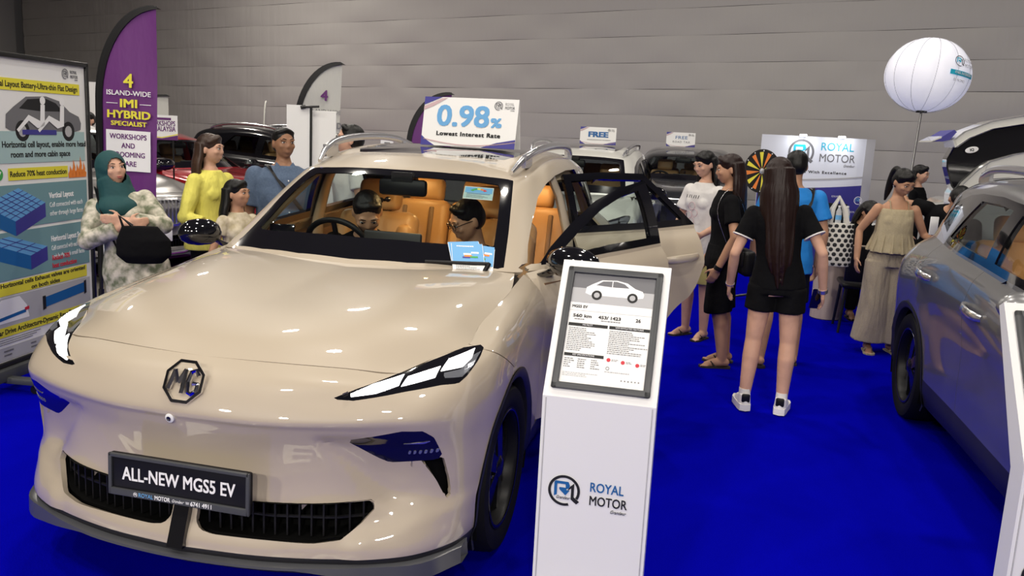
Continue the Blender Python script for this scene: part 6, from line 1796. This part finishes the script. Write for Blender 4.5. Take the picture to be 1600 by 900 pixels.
# 9 woman in headscarf
t, sk, hd, Q, up = person('woman in dark teal headscarf and floral tunic with folded arms', (-1.88, 2.24), R(36), 1.47, 'light', True, 1.12, hair='hijab', hair_m='cloth_teal', head=(28, 6, 0), lean=(-10, -12),
    top='cloth_floral', top_kind='loose', hem=.34, sleeve=1.75, bottom='cloth_black', bottom_kind='trousers', shoes='sandal', lleg=((.10, -.06, .285), (.16, -.06, .04)), rleg=((-.0, -.08, .285), (.06, -.10, .04)),
    larm=((.150, -.080, .655), (.0, -.150, .700)), rarm=((-.150, -.080, .650), (.02, -.165, .680)), hdir={1: ((-1, -.2, .1), (0, 1, 0), (0, 0, 1)), -1: ((1, -.1, .15), (0, 1, 0), (0, 0, 1))})
strap(sk, 'bag_strap', [up((-.05, -.17, .80)), up((-.10, -.13, 1.05)), up((-.115, .0, 1.275)), up((-.12, .12, 1.05)), up((-.06, .16, .80))], M['satin_black'], .010)
t = thing('shoulder_bag', 'large black slouchy shoulder bag held by the woman in the headscarf', 'bag', (-1.62, 1.99, .945), R(28)); mb = MB(); loft(mb, [((0, 0, -.12), .10, .04), ((0, 0, -.07), .155, .065), ((0, 0, .02), .15, .06), ((-.02, 0, .10), .10, .03)], 24); skin_over(mb, 'bag_body', M['cloth_black'], t, .01, 5, .5)
MB().tube([(-.10, 0, .06), (-.13, 0, .16), (-.06, 0, .10)], .010, 8).build('handle', M['satin_black'], t)
# 10 woman in yellow
person('woman in yellow gathered blouse with long ombre hair', (-1.99, 3.24), R(78), 1.58, 'light', True, 1.05, hair='longer', hair_m='hair_ombre', head=(18, 2, 0), top='cloth_yellow', top_kind='blouse', hem=.47, sleeve=1.5, bottom='cloth_black', bottom_kind='trousers',
    larm=((.15, -.03, .63), (.10, -.17, .62)), rarm=((-.155, .0, .625), (-.10, -.15, .575)))
# 11 child
person('young girl with long dark hair in cream top between the two adults', (-1.56, 2.90), R(66), 1.28, 'tan', True, .92, hair='mid', hair_m='hair_black', head=(22, -2, 0), top='cloth_cream', top_kind='tee', bottom='cloth_navy', bottom_kind='trousers')
# 12 man in blue-grey shirt
t, sk, hd, Q, up = person('stout man in blue-grey shirt with a dark sling strap', (-1.50, 3.42), R(38), 1.65, 'brown', False, 1.25, belly=.35, hair='short', head=(12, 0, 0), top='cloth_denim', top_kind='loose', hem=.44, sleeve=.8, bottom='cloth_navy', bottom_kind='trousers')
strap(sk, 'sling_strap', [up((-.10, .10, 1.33)), up((-.115, -.05, 1.37)), up((-.02, -.165, 1.22)), up((.09, -.225, 1.07)), up((.19, -.17, .95))], M['satin_black'], .022)
for k in range(5): MB().ell(up((.01, -.155 - .022*k*.6, 1.27 - .075*k)), (.006, .004, .006), 8, 6).build('shirt_button', M['ink_white'], sk)
mb = MB()
for s in (1, -1): mb.prism([(0, 1.335), (s*.060, 1.40), (s*.085, 1.355), (s*.045, 1.30)], -.125, -.115, axes=(0, 2, 1))
mb.V = [tuple(up((v[0], v[1] + max(0, (v[2] - 1.30)) * .75, v[2]))) for v in mb.V]; mb.build('collar', M['cloth_denim'], sk, False)
MB().rbox(up((.15, -.20, .96)), (.20, .07, .14), .03).build('sling_pouch', M['cloth_black'], sk)
# 13 man with glasses
person('young man with glasses and undercut hair looking over the car roof', (-1.16, 3.80), R(-44), 1.70, 'light', False, 1.0, hair='short', glasses=True, head=(-22, -4, 0), top='cloth_white', bottom='cloth_navy', bottom_kind='trousers')
# 16 man at the far left
person('man in white shirt half hidden behind the info board', (-6.75, 7.65), R(50), 1.70, 'light', False, 1.0, hair='short', head=(-50, 0, 0), top='cloth_white', top_kind='loose', bottom='cloth_black', bottom_kind='trousers', vox=.009)
# 14, 15 the two men sitting in the beige car
SEAT_L = dict(lleg=((.075, -.27, .515), (.080, -.30, .28)), rleg=((-.075, -.27, .515), (-.080, -.30, .28)))
t, sk, hd, Q, up = person('man in black shirt bent forward in the driving seat of the beige car', (-.36, 2.36), R(14), 1.70, 'tan', False, 1.05, z0=-.245, hair='short', head=(14, 12, 0), lean=(27, 4), top='cloth_black', bottom='cloth_black', bottom_kind='trousers', sleeve=.8, hip=(0, 0, -.03),
    larm=((.175, -.10, .66), (.16, -.22, .62)), rarm=((-.16, -.10, .64), (-.10, -.22, .60)), feet=False, **SEAT_L)
t, sk, hd, Q, up = person('man with glasses in dark shirt leaning in the front passenger seat of the beige car', (.37, 2.36), R(-34), 1.70, 'tan', False, 1.05, z0=-.335, hair='short', glasses=True, head=(-14, 16, 0), lean=(10, 0), top='cloth_navy', bottom='cloth_black', bottom_kind='trousers', sleeve=.8, hip=(0, 0, -.03),
    larm=((.15, -.09, .66), (.10, -.20, .74)), rarm=((-.16, -.12, .64), (-.06, -.24, .62)), feet=False, hdir={1: ((-.2, -.2, 1), (-1, 0, 0), (0, -1, 0))}, **SEAT_L)
MB().tube([up((-.06, -.035, 1.40)), up((0, -.075, 1.375)), up((.06, -.035, 1.40)), up((0, .06, 1.425)), up((-.06, -.035, 1.40))], .010, 8).build('collar', M['cloth_white'], sk)
# ---------------------------------------------------------------- things on and in the beige car
t = thing('camera_clip', 'small black clip-on cap lamp on the bent driver head', 'lamp', (-.25, 2.25, 1.275), R(20))
MB().rbox((0, 0, 0), (.05, .04, .03), .008).ell((.05, 0, .005), (.018, .018, .016), 12, 8).ell((-.045, .0, .0), (.018, .018, .016), 12, 8).tube([(-.05, 0, 0), (.06, 0, 0)], .008, 8).build('clip', M['gloss_black'], t)
t = thing('device_holder', 'black tablet holder standing on the right-hand end of the dashboard', 'holder', (-.62, 1.66, 1.06), R(20))
MB().rbox((.07, .02, .06), (.13, .012, .085), .006, Matrix.Rotation(R(-15), 3, 'X')).build('tablet', M['gloss_black'], t)
MB().tube([(-.03, 0, .012), (.02, .01, .045), (.06, .03, .06)], .010, 8).build('arm', M['satin_black'], t); MB().rbox((-.05, -.01, .012), (.09, .05, .022), .008).build('base', M['satin_black'], t)
t = MB().add([(-.17, -.07, 0), (.15, -.10, .002), (.17, .07, .010), (-.10, .10, .012), (-.17, -.07, .002), (.15, -.10, .004), (.17, .07, .012), (-.10, .10, .014)], [(0, 3, 2, 1), (4, 5, 6, 7), (0, 1, 5, 4), (1, 2, 6, 5), (2, 3, 7, 6), (3, 0, 4, 7)]).build('paper_sheet', mat('cream_paper', (.80, .72, .45), .6), None, False, loc=(-.28, 1.60, 1.045), rot=(0, 0, R(4)))
tag(t, 'cream sheet of paper lying on the dashboard before the steering wheel', 'paper')
# sun-strip label stuck inside the screen top, flyers behind the glass at the passenger side
Nw = Vector((.05, -.60, .80))
def screen_frame(x, y, z): return frame((x, y, z), (1, .22, .0), (-.05, .80, .62))
def card(name, label, cat, Mx, w, h, deco, group=None):
    o = MB().box((0, 0, 0), (w, h, .0015)).build(name, M['white_matte'], None, False); o.matrix_world = Mx; tag(o, label, cat, group); deco(o); return o
def eco(o):
    I = T((0, 0, .0008))
    rect(o, I, -.075, -.055, .075, .055, M['ink_teal_pale'], .0002, .0003); rect(o, I, -.070, .0, .070, .052, M['ink_sky'], .0006, .0003)
    for k, c in enumerate(('ink_green', 'ink_green', 'ink_yellow', 'ink_orange', 'ink_red')):
        poly(o, I @ T((0, -.004, 0)), arc_band(150 - 24*k - 22, 150 - 24*k, .034, .050, 5), M[c], .0010, .0003, 'printed_arc')
    rect(o, I, -.060, -.010, .060, -.005, M['ink_blue'], .0010, .0003)
    tiny_lines(o, I @ T((0, 0, .0008)), -.06, .06, -.05, -.015, 4, M['ink_grey'], 61)
def place_on_screen(u, v):
    """point of the windscreen surface: u across (0..1 from the centre to the edge), v up (0..1)"""
    G = np.array(GH)[:4, :4]
    row = spline(G, np.array([0., 1., 2., 3.]), np.array([u*3.]))[0]
    return Vector(spline(row, np.array([0., 1., 2., 3.]), np.array([v*3.]))[0])
def screen_mx(u, v, off=.012, rot=0):
    p = place_on_screen(u, v); a = place_on_screen(u + .02, v) - p; c = place_on_screen(u, v + .02) - p
    Mx = frame(p, a, c); n = Mx.to_3x3() @ Vector((0, 0, 1))
    return frame(p - n*off, a, c) @ Matrix.Rotation(R(rot), 4, 'Z')
card('energy_label', 'blue energy rating label with coloured arc high on the windscreen', 'label', screen_mx(.66, .76, .008, 2), .152, .118, eco)
def fly(seed):
    def f(o):
        I = T((0, 0, .0008)); rnd = random.Random(seed)
        rect(o, I, -.073, -.045, .073, .10, M['ink_sky'], .0002, .0003)
        tiny_lines(o, I @ T((0, 0, .0008)), -.05, .06, .068, .090, 1, M['ink_white'], seed + 30)
        for k in range(5):
            x, y = rnd.uniform(-.05, .05), rnd.uniform(-.02, .05); rect(o, I, x-.018, y-.006, x+.018, y+.006, M[('ink_white', 'ink_navy', 'ink_orange', 'ink_green', 'ink_white')[k]], .0008 + .0002*k, .0003)
        tiny_lines(o, I @ T((0, 0, .0008)), -.06, .06, -.09, -.05, 4, M['ink_grey'], seed)
    return f
card('flyer', 'blue flyer at the front of the fan behind the windscreen corner', 'flyer', screen_mx(.74, .105, -.010, 1), .150, .200, fly(0), 'flyers behind the windscreen')
card('flyer', 'blue flyer at the back of the fan, leaning left, behind the windscreen corner', 'flyer', screen_mx(.72, .130, -.006, 7), .150, .195, fly(1), 'flyers behind the windscreen')
card('flyer', 'blue flyer leaning right in the fan behind the windscreen corner', 'flyer', screen_mx(.82, .105, -.004, -9), .150, .170, fly(2), 'flyers behind the windscreen')
# wiper
w = MB(); pts = [place_on_screen(u, .045) + Vector((0, -.012, .012)) for u in (.45, .62, .80, .93)]
w.tube(pts, [.006, .008, .009, .009], 8); w.tube([pts[-1], place_on_screen(.9, -.02) + Vector((0, -.01, .0))], .011, 8); w.build('wiper', M['satin_black'], hero)
# ---------------------------------------------------------------- tail of the white hatchback beyond the silver car
t = thing('hatchback_tail', 'white hatchback tail with big black rear window behind the silver car', 'car', (3.47, 5.57, 0), R(0))
HK = lambda P_: [(x*1.12, z*1.12 - .202) for x, z in P_]
def arc_sheet(prof, depth, m, name, p, taper=.75):
    """closed rounded solid: prof outline (x,z) in the facing plane, bulging backwards by depth"""
    n = len(prof); V = []; cx = sum(a for a, _ in prof)/n; cz = sum(b for _, b in prof)/n
    for d, k in ((.02, .97), (0.0, 1.0), (depth*.5, 1.0), (depth, taper)):
        for a, b_ in prof: V.append((cx + (a-cx)*k + .0, d, cz + (b_-cz)*k))
    F = [(r_*n+i, r_*n+(i+1) % n, (r_+1)*n+(i+1) % n, (r_+1)*n+i) for r_ in range(3) for i in range(n)] + [tuple(range(n)), tuple(range(3*n, 4*n))[::-1]]
    return MB().add(V, F).build(name, m, p, True, 35)
glass_pr = [(-.02, 1.60), (-.025, 1.66), (.01, 1.745), (.10, 1.815), (.25, 1.89), (.50, 1.945), (.85, 1.97), (1.25, 1.95), (1.45, 1.80), (1.40, 1.35), (.35, 1.32), (.12, 1.36), (.03, 1.46)]
arc_sheet(HK(glass_pr), .30, M['gloss_black'], 'rear_window', t)
rim_pr = [(.015, 1.745), (-.005, 1.80), (.06, 1.865), (.24, 1.95), (.50, 2.01), (.90, 2.045), (1.35, 2.02), (1.60, 1.85), (1.58, 1.40), (1.42, 1.38), (1.44, 1.80), (1.24, 1.955), (.85, 1.975), (.50, 1.95), (.25, 1.895), (.10, 1.82)]
o = arc_sheet(HK(rim_pr), .36, M['paint_white'], 'tailgate_surround', t, 1.0); o.location = (0, -.03, 0)
low = [(.06, 1.40), (.10, 1.49), (.19, 1.60), (.26, 1.66), (.42, 1.72), (.475, 1.735), (.85, 1.74), (1.25, 1.70), (1.50, 1.50), (1.50, .95), (.20, .95), (.08, 1.10)]
o = arc_sheet(HK(low), .40, M['paint_white'], 'tailgate_panel', t, 1.0); o.location = (0, -.06, 0)
MB().tube([(x, 0, z) for x, z in HK([(.235, 1.40), (.245, 1.49), (.29, 1.53), (.40, 1.545), (1.2, 1.55)])], .004, 6).build('panel_groove', M['ink_grey'], t, loc=(0, -.042, 0))
MB().tube([(x, 0, z) for x, z in HK([(.25, 1.66), (.235, 1.56), (.225, 1.42)])], .003, 6).build('panel_groove', M['ink_light'], t, loc=(0, -.042, 0))
MB().prism(HK([(-.13, 1.785), (-.09, 1.81), (.0, 1.875), (.02, 1.86), (-.02, 1.80), (-.07, 1.785)]), 0, .5, axes=(0, 2, 1)).build('spoiler', M['ink_navy'], t, False)
MB().prism(HK([(-.15, 1.778), (-.14, 1.79), (-.08, 1.825), (-.08, 1.81)]), -.004, .5, axes=(0, 2, 1)).build('spoiler_tip', M['paint_white'], t, False)
MB().rbox((.95, 1.27, .78), (1.40, 1.9, .95), .15, seg=3).build('body', M['paint_white'], t); MB().rbox((.95, .30, .60), (1.38, .30, .65), .10, seg=3).build('rear_bumper', M['paint_white'], t)
for s in (0, 1): MB().lathe([(0, -.1), (.30, -.1), (.33, -.06), (.33, .06), (.30, .1), (0, .1)], 32, Matrix.Rotation(math.pi/2, 4, 'Y')).build('wheel', M['rubber'], t, loc=(.36 + s*1.18, .75, .33)); MB().lathe([(0, -.1), (.30, -.1), (.33, -.06), (.33, .06), (.30, .1), (0, .1)], 32, Matrix.Rotation(math.pi/2, 4, 'Y')).build('wheel', M['rubber'], t, loc=(.36 + s*1.18, 1.85, .33))
s_ = MB().ell((0, 0, 0), (.052, .003, .026), 24, 8).build('oval_sticker', M['ink_white'], t, loc=(.151, -.012, 1.741), rot=(0, R(-14), 0))
write('IQ', .03, frame((0, -.003, 0), (1, 0, 0), (0, 0, 1)), M['ink_black'], s_, bold=.001)
# phone in the outstretched hand of the man in black
tag(MB().rbox((0, 0, 0), (.07, .009, .145), .006).build('mobile_phone', M['white'], None, loc=(3.30, 5.05, 1.13), rot=(0, 0, R(20))), 'pale phone held up beside the beige-dressed woman', 'phone')

# ---------------------------------------------------------------- floor lettering in front of the beige car (seen mirrored in its bumper)
mt = MB().box((-.22, -.62, .003), (2.5, .95, .006)).build('floor_graphic', M['ink_navy'], None, False)
tag(mt, 'navy floor mat with white model lettering in front of the beige car', 'mat')
write('MGS5 EV', .62, frame((-.22, -.60, .006), (1, 0, 0), (0, 1, 0)), M['ink_white'], mt, w=2.05, bold=.012, lift=.001)
for x, y, e in ((3.92, 2.2, 3), (3.92, 3.1, 4)): q = area('cabin_lamp', (x - 3.92, y + .09, 1.43), .12, e, (1, .72, .42)); q.parent = grey_car  # lights added inside the grey car so its seats show
